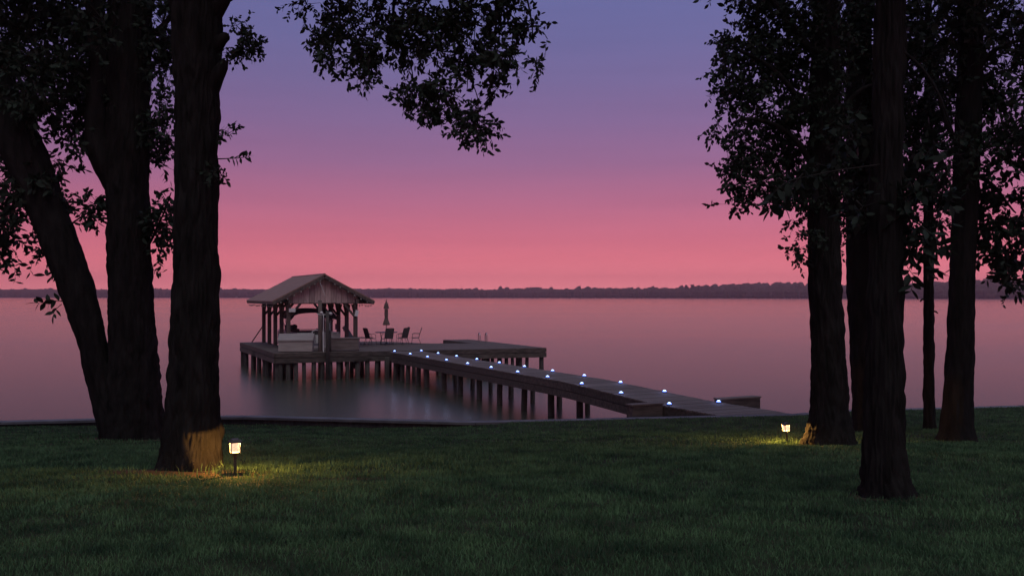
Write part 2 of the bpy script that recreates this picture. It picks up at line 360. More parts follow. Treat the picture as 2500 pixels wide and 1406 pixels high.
def pine(xp, h, lab):
    D = shoreD(xp) + 22; t = thing('pine_tree', ((xp - CX) * D / F, D, 1.5), random.uniform(0, 6), lab, 'tree', 'tall pines on the far shore')
    MB().tube([(0, 0, -1), (.2, 0, h * .5), (0, .2, h * .92)], [.45, .32, .12], 8).build('trunk', 'twig', t)
    V = []; T = []; nb = 0
    for k in range(9):
        vv, tt = CM[k % 6]; r = random.uniform(1.3, 2.6); a = random.uniform(0, 6.3); rr = random.uniform(.2, 2.4)
        V.append(vv * [r * 1.2, r * 1.2, r * .65] + [rr * math.cos(a), rr * math.sin(a), h * random.uniform(.68, 1)]); T.append(tt + nb); nb += len(vv)
    link(bpy.data.objects.new('crown', npmesh('crown', np.concatenate(V), np.concatenate(T), ['farwood'], smooth=True)), t)
for xp, h, lab in ((1650, 20, 'lone pine with flat crown standing clear of the far shore woods'), (1676, 22.5, 'tallest broad-crowned pine in the far shore pine clump'), (1690, 23, 'pine leaning its crown into the tallest one of the far clump'),
                   (1706, 21.5, 'middle pine of the far clump with thin crown'), (1728, 21.5, 'pine at the end of the far shore clump'), (1740, 20.5, 'small pine trailing the far shore clump')): pine(xp, h, lab)
def far_house(xp, wd, lab):
    D = shoreD(xp) - 1; t = thing('lake_house', ((xp - CX) * D / F, D, .4), 0, lab, 'house', 'small houses on the far shore')
    MB().box((0, 0, 1.2), (wd, 4, 2.6)).build('wall', 'white', t)
    MB().add([(-wd * .6, -2.4, 2.5), (wd * .6, -2.4, 2.5), (wd * .6, 2.4, 2.5), (-wd * .6, 2.4, 2.5), (-wd * .6, 0, 3.8), (wd * .6, 0, 3.8)], [(0, 1, 5, 4), (2, 3, 4, 5), (0, 4, 3), (1, 2, 5), (3, 2, 1, 0)]).build('roof', 'roof', t)
    for s_ in (-1, 1): MB().box((s_ * wd * .25, -2.03, 1.3), (.9, .05, 1)).build('window', 'dark', t)
far_house(576, 6, 'tiny pale lake house on the far shore beside the big trunk'); far_house(907, 4, 'tiny pale lake hut on the far shore past the boathouse eave')

# ------------------------------------------------------------------ trees
def trunk_mesh(mb, prof, Z, seed, nang=72, dz=.045, amp=.018, ztop=None, lobes=5, flare=.0, dy=0):
    # prof: (y_px, x_left, x_right) rows from the base up, at depth Z
    ys = [p[0] for p in prof][::-1]; cs = [((p[1] + p[2]) / 2 - CX) * Z / F for p in prof][::-1]; rs = [(p[2] - p[1]) / 2 * Z / F for p in prof][::-1]
    zs = np.array([CAMZ - (y - YH) * Z / F for y in ys])
    o = np.argsort(zs); zs = zs[o]; cs = np.array(cs)[o]; rs = np.array(rs)[o]
    z0 = zs[0] - .12; z1 = zs[-1]; n = int((z1 - z0) / dz); grid = np.linspace(z0, z1, n)
    ker = np.hanning(9); ker /= ker.sum()
    C = np.convolve(np.pad(np.interp(grid, zs, cs), 4, mode='edge'), ker, 'valid'); Rr = np.convolve(np.pad(np.interp(grid, zs, rs), 4, mode='edge'), ker, 'valid')
    vs = []; fs = []; b = len(mb.v)
    for i, z in enumerate(grid):
        up = max(0, 1 - (z - zs[0]) / .55)
        for k in range(nang):
            a = 2 * math.pi * k / nang; ca, sa = math.cos(a), math.sin(a)
            p = Vector((ca * 5.5 * max(Rr[i], .12) / .28, sa * 5.5 * max(Rr[i], .12) / .28, z * 2.1 + seed * 7))
            nn_ = abs(mnoise.noise(p * 1.3)) * 2 - .75 + .4 * mnoise.noise(p * 3.7)
            big = mnoise.noise(Vector((ca, sa, z * .8 + seed)))
            r = Rr[i] * (1 + .025 * big + flare * up * up * math.cos(lobes * a + seed)) + amp * nn_ * min(1, Rr[i] / .12)
            vs.append((C[i] + r * ca, Z + dy + r * sa, z))
    for i in range(len(grid) - 1):
        for k in range(nang):
            q = i * nang + k; q2 = i * nang + (k + 1) % nang; fs.append((q, q2, q2 + nang, q + nang))
    fs.append(tuple((len(grid) - 1) * nang + k for k in range(nang)))
    mb.add(vs, fs); return mb
def limb(mb, pts, r0, r1, seed=0, n=14, wob=.03, rnd=False):
    pts = [Vector(p) for p in pts]; out = []; m = 8
    for i in range(len(pts) - 1):
        p0 = pts[max(i - 1, 0)]; p1 = pts[i]; p2 = pts[i + 1]; p3 = pts[min(i + 2, len(pts) - 1)]
        for k in range(m):
            t = k / m; q = .5 * ((2 * p1) + (p2 - p0) * t + (2 * p0 - 5 * p1 + 4 * p2 - p3) * t * t + (3 * p1 - p0 - 3 * p2 + p3) * t ** 3)
            out.append(q + mnoise.noise_vector(q * 2.3 + Vector((seed, 0, 0))) * wob)
    out.append(pts[-1]); n_ = len(out)
    rad = [(r0 + (r1 - r0) * i / (n_ - 1)) * (1 + .12 * mnoise.noise(out[i] * 5)) for i in range(n_)]
    if rnd:
        d = (out[-1] - out[-2]).normalized(); out = out + [out[-1] + d * r1 * .5, out[-1] + d * r1 * .85, out[-1] + d * r1]; rad = rad + [r1 * .88, r1 * .55, r1 * .12]
    mb.tube(out, rad, n); return out
def leaf_arrays(P, D, L, wr):
    n = len(P); D = D / np.linalg.norm(D, axis=1, keepdims=True)
    S = np.cross(D, rng.normal(size=(n, 3))); S /= np.linalg.norm(S, axis=1, keepdims=True); Nn = np.cross(D, S)
    L = L[:, None]; Wd = L * wr / 2; cv = Nn * L * rng.uniform(-.18, .18, (n, 1))
    V = np.stack([P, P + D * L * .28 + S * Wd * .82, P + D * L * .28 - S * Wd * .82, P + D * L * .6 + S * Wd * .9 + cv * .5, P + D * L * .6 - S * Wd * .9 + cv * .5, P + D * L + cv], 1).reshape(-1, 3)
    b = np.arange(n)[:, None] * 6
    T = np.concatenate([b + np.array([0, 1, 2]), b + np.array([1, 3, 2]), b + np.array([2, 3, 4]), b + np.array([3, 5, 4])], 0)
    return V, T
def stem_arrays(A, B, r):
    n = len(A); d = B - A; d = d / (np.linalg.norm(d, axis=1, keepdims=True) + 1e-9); x = np.cross(d, rng.normal(size=(n, 3))); x /= np.linalg.norm(x, axis=1, keepdims=True); y = np.cross(d, x)
    ring = [x * math.cos(a) + y * math.sin(a) for a in (0, 2.094, 4.189)]
    V = np.stack([A + q * r for q in ring] + [B + q * r * .6 for q in ring], 1).reshape(-1, 3); b = np.arange(n)[:, None] * 6
    T = np.concatenate([b + np.array(q) for q in ((0, 1, 4), (0, 4, 3), (1, 2, 5), (1, 5, 4), (2, 0, 3), (2, 3, 5))], 0)
    return V, T
class Crown:
    def __init__(s): s.lv = []; s.lt = []; s.sv = []; s.st = []; s.nl = 0; s.ns = 0
    def leaves(s, P, D, L, wr=.5):
        V, T = leaf_arrays(P, D, L, wr); s.lv.append(V); s.lt.append(T + s.nl); s.nl += len(V)
    def stems(s, A, B, r):
        V, T = stem_arrays(A, B, r); s.sv.append(V); s.st.append(T + s.ns); s.ns += len(V)
    def clump(s, c, rad, ntw, leaf=.08, per=8, tw=.3, spread=.16, droop=.35, sub=10, wr=.5):
        c = np.array(c); rad = np.array(rad); k = max(2, ntw // sub)
        q = rng.normal(size=(k, 3)); q /= np.linalg.norm(q, axis=1, keepdims=True); q *= rng.uniform(.15, 1, (k, 1)) ** .5; S = c + q * rad
        idx = rng.integers(0, k, ntw); P = S[idx] + rng.normal(size=(ntw, 3)) * spread
        d = (P - c) / rad * .35 + rng.normal(size=(ntw, 3)) * .55; d[:, 2] -= droop; d /= np.linalg.norm(d, axis=1, keepdims=True)
        TL = tw * rng.uniform(.6, 1.3, ntw); E_ = P + d * TL[:, None]
        s.stems(P, E_, .0022 + leaf * .012); s.stems(S[idx], P, .0035 + leaf * .015); s.stems(np.repeat(c[None], k, 0), S, .006 + leaf * .04)
        for j in range(per):
            t = (j + .6) / per; B = P + d * (TL * t)[:, None]; ld = d * .55 + rng.normal(size=(ntw, 3)) * .65; ld[:, 2] -= .2
            s.leaves(B, ld, leaf * rng.uniform(.65, 1.25, ntw), wr)
    def build(s, parent, kind='stuff'):
        V = np.concatenate(s.lv + s.sv); T = np.concatenate(s.lt + [t + s.nl for t in s.st]); nl = sum(len(t) for t in s.lt)
        mi = np.zeros(len(T), dtype=np.int32); mi[nl:] = 1
        o = link(bpy.data.objects.new('crown', npmesh('crown', V, T, ['leaf', 'twig'], mi)), parent)
        o.parent = parent; o.matrix_parent_inverse = Matrix.Translation(parent.location).inverted(); o['kind'] = kind; return o
LEAFM = None
def leaf_obj_mesh():
    V = []; prof = [(0, .02), (.14, .26), (.35, .46), (.55, .48), (.74, .34), (.9, .14), (1, 0)]
    for (t, w_) in prof: V += [(w_ / 2 * .95, t, .06 * w_ - .1 * t * t), (0, t, -.1 * t * t), (-w_ / 2 * .95, t, .06 * w_ - .1 * t * t)]
    F_ = []
    for i in range(len(prof) - 1):
        for k in range(2): a = i * 3 + k; F_.append((a, a + 1, a + 4, a + 3))
    m = MB(); m.add(V, F_); return m.mesh('leaf', 'leaf', True)
LEAFM = leaf_obj_mesh()
def sprig(parent, pts, leaves, Lf, seed=0, r0=.008):
    # a twig one can pick out against the sky: its leaves are separate pieces
    rr = random.Random(seed); inv = Matrix.Translation(parent.location).inverted()
    mb = MB(); path = limb(mb, pts, r0, .002, seed, 6, .012)
    off = parent.location
    mb.v = [(v_[0] - off.x, v_[1] - off.y, v_[2] - off.z) for v_ in mb.v]
    br = mb.build('branch', 'twig', parent, True); n_ = len(path)
    for k in range(leaves):
        t = .25 + .75 * (k + 1) / leaves; i = min(int(t * (n_ - 1)), n_ - 2); p = path[i] - off
        d = (path[i + 1] - path[i]).normalized()
        side = 1 if k % 2 else -1; v_ = (d * .5 + d.cross(Vector((0, 1, 0))) * side * rr.uniform(.5, 1.1) + Vector((rr.uniform(-.3, .3), rr.uniform(-.6, .6), rr.uniform(-.5, .2)))).normalized()
        if k == leaves - 1: v_ = d
        o = inst('leaf', LEAFM, br, p); o.rotation_mode = 'QUATERNION'
        o.rotation_quaternion = v_.to_track_quat('Y', 'Z') @ Matrix.Rotation(rr.uniform(-1, 1), 3, 'Y').to_quaternion(); s_ = Lf * rr.uniform(.7, 1.2); o.scale = (s_, s_, s_)
def limbo(parent, pts, r0, r1, seed=0, n=8):
    mb = MB(); limb(mb, pts, r0, r1, seed, n); return put(mb, 'limb', 'bark', parent)
def tree(name, base, label, cat='tree', group=None):
    return thing(name, base, 0, label, cat, group)
def put(mb, name, m, parent, smooth=True):
    off = parent.location; mb.v = [(v_[0] - off.x, v_[1] - off.y, v_[2] - off.z) for v_ in mb.v]
    return mb.build(name, m, parent, smooth)
def pxr(Z, r): return r * Z / F
def pclumps(cr, Z, items, leaf, dz=.5, dens=1.7, **kw):
    for (x, y, rx, ry, n) in items:
        cr.clump(px(x, y, Z + random.uniform(-dz, dz) * .5), (pxr(Z, rx), max(.25, min(dz, pxr(Z, max(rx, ry)))), pxr(Z, ry)), int(n * dens), leaf, **kw)

# --- tree A: big trunk by the lantern; its long limb carries the leaves hanging in mid-sky
ZA = 10.3
A = tree('oak_tree', (px(470, 722, ZA).x, ZA, g1(-3.5, ZA)), 'tall straight tree beside the lit garden lantern, root flare glowing orange')
mb = trunk_mesh(MB(), [(1162, 362, 556), (1150, 376, 546), (1120, 388, 543), (1080, 396, 540), (1000, 408, 536), (900, 415, 533), (700, 424, 532), (500, 428, 531), (300, 430, 530), (200, 428, 534), (165, 424, 545), (130, 424, 540), (60, 422, 540), (0, 418, 541), (-300, 425, 535), (-800, 440, 530), (-1400, 470, 520)], ZA, 1, 150, .03, .034, lobes=6, flare=.1)
limb(mb, [px(480, 245, ZA + .05), px(520, 192, ZA - .02), px(545, 158, ZA - .05)], .2, .055, 1, rnd=True, wob=.05)     # knot stubs
limb(mb, [px(480, 150, ZA + .05), px(520, 112, ZA - .02), px(548, 92, ZA - .05)], .2, .06, 2, rnd=True, wob=.05)
limb(mb, [px(480, 60, ZA), px(530, 14, ZA - .05), px(562, -8, ZA - .1)], .18, .05, 2, rnd=True, wob=.05)
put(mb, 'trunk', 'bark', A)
LMB = [px(500, -160, ZA), px(700, -260, ZA - .3), px(900, -230, ZA - .2), px(1100, -190, ZA), px(1260, -150, ZA + .2)]
limbo(A, LMB, .14, .03, 3)
for a_, b_, r in (((800, -250), (830, 80), .03), ((930, -225), (960, 110), .032), ((1050, -200), (1100, 60), .035), ((1100, 60), (1140, 220), .012), ((1140, 180), (1170, 305), .008), ((960, 60), (1010, 240), .012), ((1180, -170), (1210, 90), .03), ((1230, -155), (1300, 90), .02), ((860, 0), (780, 90), .014)):
    limbo(A, [px(*a_, ZA), px((a_[0] + b_[0]) / 2 + 14, (a_[1] + b_[1]) / 2, ZA + .12), px(*b_, ZA)], r, r * .35, a_[0], 8)
limbo(A, [px(470, -250, ZA), px(350, -480, ZA - 1), px(200, -700, ZA - 1.4)], .13, .03, 5); limbo(A, [px(480, -500, ZA), px(620, -800, ZA + .8), px(800, -1000, ZA + 1)], .13, .03, 6)
cr = Crown()
MID = [(790, 45, 40, 55, 26), (790, 115, 45, 25, 22), (850, 50, 45, 50, 30), (860, 130, 40, 22, 20), (915, 60, 40, 60, 30), (905, 150, 32, 32, 26), (885, 195, 14, 12, 6), (975, 45, 45, 45, 34), (985, 120, 45, 30, 26),
       (1040, 45, 45, 45, 34), (1045, 130, 35, 25, 20), (1100, 60, 45, 60, 40), (1100, 155, 40, 22, 22), (1160, 60, 45, 60, 42), (1165, 140, 42, 25, 26), (1220, 60, 38, 60, 34), (1230, 140, 35, 25, 24), (1280, 90, 26, 40, 20), (1305, 150, 16, 16, 8),
       (1205, 205, 20, 26, 16), (1000, 215, 24, 20, 18), (1050, 215, 30, 28, 24), (1000, 255, 16, 16, 9), (1060, 260, 26, 16, 16), (1100, 240, 24, 22, 16), (1150, 275, 28, 18, 18), (1135, 305, 26, 14, 12), (1175, 310, 18, 16, 14), (1170, 332, 8, 8, 6),
       (745, 0, 16, 8, 8), (1250, 15, 20, 20, 10), (1200, -60, 150, 50, 90), (900, -80, 170, 50, 110), (1050, -150, 300, 60, 90)]
pclumps(cr, ZA, MID, .072, .42, tw=.17, spread=.055, sub=5, wr=.5, per=8)
pclumps(cr, ZA, [(590, 75, 22, 20, 20), (615, 105, 18, 26, 20), (580, 125, 22, 16, 14)], .05, .2, tw=.12, spread=.04, sub=5, per=8, wr=.65)
pclumps(cr, ZA, [(538, 420, 8, 26, 6), (540, 320, 8, 20, 4)], .07, .2, tw=.14, spread=.04, sub=4)
pclumps(cr, ZA, [(300, -650, 420, 220, 420), (700, -900, 420, 260, 420), (450, -1200, 420, 300, 420), (1000, -450, 360, 160, 300), (420, -250, 260, 90, 160)], .12, 2.2, tw=.35, spread=.16, sub=9)
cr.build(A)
sprig(A, [px(530, 388, ZA - .1), px(560, 386, ZA - .15), px(590, 385, ZA - .18), px(612, 380, ZA - .2)], 13, .085, 3)
sprig(A, [px(530, 330, ZA - .1), px(541, 318, ZA - .15), px(556, 322, ZA - .15)], 6, .075, 4)

# --- tree B: two-stemmed tree nearer the water
ZB = 17.2
B_ = tree('oak_tree', (px(320, 722, ZB).x, ZB, g1(px(320, 722, ZB).x, ZB)), 'two-stemmed tree near the seawall, one stem leaning steeply away')
mb = trunk_mesh(MB(), [(1084, 236, 412), (1070, 250, 402), (1030, 256, 398), (950, 262, 390), (850, 268, 381), (700, 267, 370), (500, 262, 361), (420, 259, 361), (300, 262, 362), (150, 264, 366), (0, 268, 368), (-400, 285, 355), (-900, 300, 340)], ZB, 2, 110, .05, .04, lobes=5, flare=.08)
lean = [(1075, 255, 345), (1050, 250, 338), (980, 234, 312), (900, 214, 286), (850, 205, 270), (700, 150, 236), (550, 92, 182), (380, 14, 122), (250, -45, 60), (0, -160, -60), (-400, -330, -240)]
trunk_mesh(mb, lean, ZB, 3, 72, .05, .025, lobes=4, flare=.06, dy=-.12)
limb(mb, [px(300, 460, ZB), px(258, 390, ZB - .1), px(236, 330, ZB - .15), px(240, 200, ZB - .2), px(230, 0, ZB - .3), px(150, -400, ZB - .8)], .3, .12, 4, 18, .02)
put(mb, 'trunk', 'bark', B_)
mb = MB()
for pts, r in (([(60, 300), (120, 260), (190, 240)], .06), ([(330, 120), (400, 60), (460, -20)], .08), ([(350, 620), (372, 580), (405, 505), (418, 470)], .03), ([(150, 575), (190, 535), (250, 500)], .025), ([(20, 330), (-40, 430), (-20, 560)], .06), ([(360, 300), (385, 330), (400, 380)], .03),
               ([(235, 120), (150, 60), (40, 40)], .09), ([(300, -150), (150, -300), (-50, -350)], .12), ([(330, -250), (450, -400), (500, -600)], .12)):
    limbo(B_, [px(x, y, ZB - .15 - .1 * i) for i, (x, y) in enumerate(pts)], r, r * .3, pts[0][0], 8)
cr = Crown()
pclumps(cr, ZB, [(60, 60, 90, 90, 130), (170, 60, 80, 90, 120), (40, 180, 60, 70, 80), (130, 170, 70, 60, 90), (210, 180, 60, 60, 70), (120, 270, 60, 35, 45), (170, 310, 40, 22, 26), (60, 270, 30, 40, 22), (195, 260, 30, 30, 24), (185, 345, 14, 10, 5),
                  (260, 60, 60, 80, 60), (400, 60, 40, 90, 80), (400, 170, 34, 60, 44), (395, 270, 30, 40, 30), (390, 350, 28, 30, 26), (385, 400, 18, 12, 8)], .13, 1.0, dens=1.6, tw=.3, spread=.14, sub=7, wr=.48)
pclumps(cr, ZB, [(30, 440, 40, 60, 50), (110, 430, 30, 40, 26), (40, 520, 50, 36, 34), (20, 590, 25, 30, 16), (150, 470, 22, 30, 12), (25, 640, 18, 14, 6), (140, 400, 16, 16, 8)], .15, .5, dens=1.4, tw=.3, spread=.12, sub=6, wr=.5)
pclumps(cr, ZB, [(215, 520, 22, 16, 10), (248, 500, 16, 18, 9), (390, 540, 24, 40, 26), (405, 490, 14, 20, 8), (400, 600, 16, 22, 8), (105, 605, 14, 14, 6), (120, 625, 10, 8, 3)], .13, .4, tw=.24, spread=.1, sub=5, wr=.5)
pclumps(cr, ZB, [(100, -150, 260, 120, 240), (350, -200, 220, 140, 220), (-150, 150, 150, 250, 200), (150, -500, 350, 220, 300), (400, -650, 300, 220, 260)], .17, 2.4, tw=.45, spread=.25, sub=9)
cr.build(B_)
sprig(B_, [px(163, 738, ZB - .3), px(140, 735, ZB - .45), px(118, 738, ZB - .5), px(86, 740, ZB - .55)], 12, .21, 11, .012)
sprig(B_, [px(150, 742, ZB - .35), px(136, 755, ZB - .45), px(130, 770, ZB - .5)], 5, .16, 12, .008)
sprig(B_, [px(148, 690, ZB - .3), px(132, 678, ZB - .4), px(108, 672, ZB - .45)], 4, .2, 13, .008)
sprig(B_, [px(368, 650, ZB - .2), px(380, 662, ZB - .3), px(398, 664, ZB - .35)], 7, .13, 14, .008)

# --- right group
ZC = 15.6
C_ = tree('oak_tree', (px(2020, 722, ZC).x, ZC, g1(px(2020, 722, ZC).x, ZC)), 'thick leafy tree with flared roots beside the lantern near the walkway')
mb = trunk_mesh(MB(), [(1102, 1945, 2112), (1090, 1958, 2096), (1060, 1970, 2084), (1000, 1980, 2071), (850, 1981, 2062), (700, 1976, 2053), (600, 1975, 2050), (400, 1976, 2046), (0, 1985, 2045), (-500, 1995, 2035), (-1000, 2005, 2025)], ZC, 5, 120, .04, .034, lobes=5, flare=.12)
limb(mb, [px(1985, 655, ZC - .1), px(1972, 645, ZC - .15), px(1970, 636, ZC - .15)], .05, .025, 3)
put(mb, 'trunk', 'bark', C_)
mb = MB()
for pts, r in (([(1990, 420), (1930, 330), (1850, 290), (1790, 300)], .06), ([(1990, 300), (1900, 180), (1800, 120)], .07), ([(1990, 520), (1920, 470), (1850, 450)], .05), ([(2000, 150), (1900, 20), (1820, -60)], .08), ([(2010, 330), (2090, 230), (2160, 200)], .06), ([(1985, 640), (1965, 625), (1950, 620)], .015), ([(2020, -100), (2150, -300), (2250, -350)], .1), ([(2010, -200), (1900, -400), (1800, -450)], .1)):
    limbo(C_, [px(x, y, ZC - .1 - .12 * i) for i, (x, y) in enumerate(pts)], r, r * .3, pts[0][0], 8)
cr = Crown()
pclumps(cr, ZC, [(1850, 40, 60, 60, 70), (1930, 50, 60, 70, 100), (1800, 115, 40, 30, 30), (1762, 115, 18, 14, 10), (1870, 130, 60, 50, 80), (1940, 160, 60, 60, 90), (1765, 160, 22, 14, 12), (1800, 185, 34, 24, 26), (1850, 220, 50, 40, 60), (1780, 225, 26, 14, 12), (1785, 265, 14, 10, 6), (1752, 302, 12, 14, 9), (1820, 300, 26, 16, 16), (1880, 300, 45, 40, 56), (1940, 280, 50, 70, 90),
                  (1810, 345, 24, 18, 16), (1850, 380, 34, 34, 36), (1800, 400, 28, 22, 22), (1765, 415, 16, 12, 9), (1910, 400, 45, 45, 60), (1795, 450, 18, 24, 14), (1810, 495, 16, 12, 9), (1850, 450, 34, 24, 24), (1900, 460, 40, 26, 30), (1950, 440, 40, 60, 60), (1800, 20, 16, 24, 10), (1960, 540, 18, 18, 10), (1972, 590, 12, 18, 8), (1955, 615, 14, 12, 7), (2020, 100, 70, 110, 120), (2030, 300, 60, 110, 110), (2030, 450, 50, 50, 50), (2060, 600, 8, 12, 3)], .085, .75, tw=.2, spread=.1, sub=6, wr=.62, per=9)
pclumps(cr, ZC, [(1950, -120, 220, 90, 240), (2050, -350, 300, 180, 300), (2000, -700, 260, 200, 260)], .13, 2.0, tw=.4, spread=.2, sub=9)
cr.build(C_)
ZD = 20.0
D_ = tree('oak_tree', (px(2105, 722, ZD).x, ZD, g1(px(2105, 722, ZD).x, ZD)), 'shadowed tree standing right behind the thick leafy one near the shore')
mb = trunk_mesh(MB(), [(1056, 2072, 2150), (1040, 2080, 2142), (1000, 2083, 2138), (850, 2076, 2136), (700, 2068, 2134), (400, 2066, 2130), (0, 2070, 2125), (-500, 2080, 2110)], ZD, 6, 64, .06, .022, flare=.06)
put(mb, 'trunk', 'bark', D_)
mb = MB()
for pts, r in (([(2100, 300), (2170, 180), (2260, 120)], .08), ([(2100, 420), (2060, 300), (2040, 200)], .07), ([(2105, 100), (2040, -80), (2000, -200)], .09), ([(2110, 0), (2200, -150), (2300, -200)], .09)): limbo(D_, [px(x, y, ZD - .1) for x, y in pts], r, r * .3, 2, 8)
cr = Crown()
pclumps(cr, ZD, [(2080, 60, 70, 90, 120), (2170, 60, 80, 90, 130), (2080, 220, 60, 90, 110), (2170, 230, 70, 90, 120), (2090, 380, 50, 80, 80), (2160, 400, 60, 80, 90), (2090, 510, 45, 50, 50), (2250, 120, 60, 100, 100), (2240, 300, 60, 90, 90), (2120, 570, 40, 40, 30), (2160, 500, 60, 50, 60), (2230, 430, 50, 60, 50)], .12, 1.3, tw=.32, spread=.16, sub=8, wr=.55, per=9)
pclumps(cr, ZD, [(2150, -150, 240, 120, 200), (2100, -450, 240, 180, 200)], .16, 2.0, tw=.4, spread=.22, sub=9)
cr.build(D_)
ZE = 8.0
E_ = tree('oak_tree', (px(2160, 722, ZE).x, ZE, g1(px(2160, 722, ZE).x, ZE)), 'dark tree standing alone in the open lawn with buttressed base')
mb = trunk_mesh(MB(), [(1228, 2080, 2262), (1215, 2098, 2240), (1190, 2103, 2226), (1150, 2106, 2216), (1080, 2110, 2209), (1000, 2113, 2205), (850, 2118, 2202), (700, 2120, 2200), (400, 2128, 2202), (0, 2140, 2210), (-500, 2150, 2200), (-1200, 2160, 2190)], ZE, 7, 130, .03, .025, lobes=5, flare=.1)
put(mb, 'trunk', 'bark', E_)
mb = MB()
for pts, r in (([(2165, -100), (2120, -260), (1980, -330)], .06), ([(2170, -200), (2300, -350), (2450, -380)], .06), ([(2165, 300), (2200, 430), (2230, 560)], .018), ([(2170, 100), (2260, 180), (2330, 330)], .02)): limbo(E_, [px(x, y, ZE - .12 * i) for i, (x, y) in enumerate(pts)], r, r * .3, 2, 8)
cr = Crown()
pclumps(cr, ZE, [(2215, 560, 16, 45, 10), (2225, 640, 12, 30, 7), (2260, 590, 24, 24, 8), (2235, 480, 26, 50, 12), (2090, 490, 20, 40, 5), (1960, 420, 40, 40, 10), (2085, 340, 24, 60, 8), (2250, 400, 40, 60, 14), (2300, 470, 40, 50, 9)], .105, .3, tw=.16, spread=.06, sub=5, wr=.5, per=6)
pclumps(cr, ZE, [(2000, -350, 320, 160, 220), (2450, -400, 380, 180, 260), (2150, -900, 420, 300, 300)], .12, 1.8, tw=.3, spread=.14, sub=9)
cr.build(E_)
sprig(E_, [px(2200, 655, ZE - .1), px(2218, 668, ZE - .2), px(2228, 690, ZE - .24), px(2222, 712, ZE - .26)], 7, .115, 21, .005)
sprig(E_, [px(2150, 400, ZE - .1), px(2000, 425, ZE - .3), px(1920, 445, ZE - .5), px(1882, 480, ZE - .5), px(1878, 515, ZE - .5)], 12, .13, 22, .006)
sprig(E_, [px(1960, 425, ZE - .4), px(1925, 470, ZE - .45), px(1912, 515, ZE - .45)], 7, .13, 23, .006)
sprig(E_, [px(2205, 520, ZE - .1), px(2260, 560, ZE - .3), px(2300, 600, ZE - .35), px(2318, 612, ZE - .35)], 8, .125, 24, .008)
ZG = 20.0
G_ = tree('slender_tree', (px(2268, 722, ZG).x, ZG, g1(px(2268, 722, ZG).x, ZG)), 'thin straight tree with broken twigs near the shore')
mb = trunk_mesh(MB(), [(1054, 2250, 2288), (1042, 2254, 2284), (1000, 2255, 2281), (850, 2255, 2280), (600, 2255, 2279), (300, 2257, 2277), (0, 2258, 2275), (-400, 2262, 2272)], ZG, 8, 40, .05, .02)
for (x, y, s_) in ((2255, 733, -1), (2279, 640, 1), (2280, 680, 1), (2256, 590, -1), (2280, 760, 1)): limb(mb, [px(2268, y, ZG - .05), px(x + 4 * s_, y - 2, ZG - .1), px(x + 9 * s_, y + 3, ZG - .12)], .03, .012, x, 6)
put(mb, 'trunk', 'bark', G_)
mb = MB()
for pts, r in (([(2268, 200), (2310, 120), (2340, 60)], .04), ([(2268, 350), (2300, 280), (2330, 250)], .04)): limbo(G_, [px(x, y, ZG - .1) for x, y in pts], r, r * .3, 2, 8)
cr = Crown(); pclumps(cr, ZG, [(2280, 60, 70, 80, 70), (2290, 220, 60, 70, 60), (2270, 350, 50, 60, 46), (2290, 460, 40, 40, 24), (2270, -150, 120, 120, 120), (2250, 540, 30, 24, 12)], .12, .9, tw=.3, spread=.15, sub=7, wr=.55); cr.build(G_)
ZH = 16.8
H_ = tree('oak_tree', (px(2345, 722, ZH).x, ZH, g1(px(2345, 722, ZH).x, ZH)), 'tree with tapering trunk beyond the slender one, leaves hanging low to its side')
mb = trunk_mesh(MB(), [(1084, 2276, 2390), (1072, 2288, 2378), (1040, 2298, 2374), (1000, 2303, 2373), (850, 2313, 2376), (700, 2320, 2378), (500, 2326, 2386), (300, 2334, 2394), (0, 2345, 2400), (-500, 2360, 2390)], ZH, 9, 72, .045, .02, flare=.07)
put(mb, 'trunk', 'bark', H_)
mb = MB()
for pts, r in (([(2360, 420), (2420, 450), (2480, 520)], .05), ([(2365, 200), (2430, 120), (2500, 100)], .07), ([(2355, 380), (2310, 300), (2290, 240)], .06), ([(2370, 100), (2330, -50), (2280, -120)], .07), ([(2375, -100), (2480, -250), (2600, -300)], .09)): limbo(H_, [px(x, y, ZH - .15 - .1 * i) for i, (x, y) in enumerate(pts)], r, r * .3, 2, 8)
cr = Crown()
pclumps(cr, ZH, [(2340, 60, 60, 80, 90), (2430, 60, 70, 80, 90), (2340, 220, 50, 80, 70), (2430, 210, 70, 70, 70), (2340, 380, 40, 60, 34), (2430, 350, 60, 50, 40), (2480, 300, 30, 60, 26), (2480, 120, 30, 80, 40)], .12, 1.0, tw=.3, spread=.16, sub=7, wr=.52)
pclumps(cr, ZH, [(2420, 480, 34, 30, 22), (2465, 540, 34, 36, 24), (2410, 560, 24, 26, 14), (2400, 610, 14, 20, 7), (2450, 610, 26, 24, 14), (2485, 620, 20, 30, 12), (2470, 670, 22, 20, 10), (2490, 480, 20, 40, 14), (2480, 700, 10, 10, 3), (2310, 540, 16, 16, 6)], .15, .5, tw=.26, spread=.1, sub=5, wr=.5)
pclumps(cr, ZH, [(2420, -130, 240, 110, 200), (2450, -450, 300, 200, 240), (2650, 250, 130, 250, 160)], .16, 2.0, tw=.4, spread=.22, sub=9)
cr.build(H_)
sprig(H_, [px(2440, 600, ZH - .4), px(2460, 660, ZH - .5), px(2478, 695, ZH - .5)], 9, .16, 31, .008)

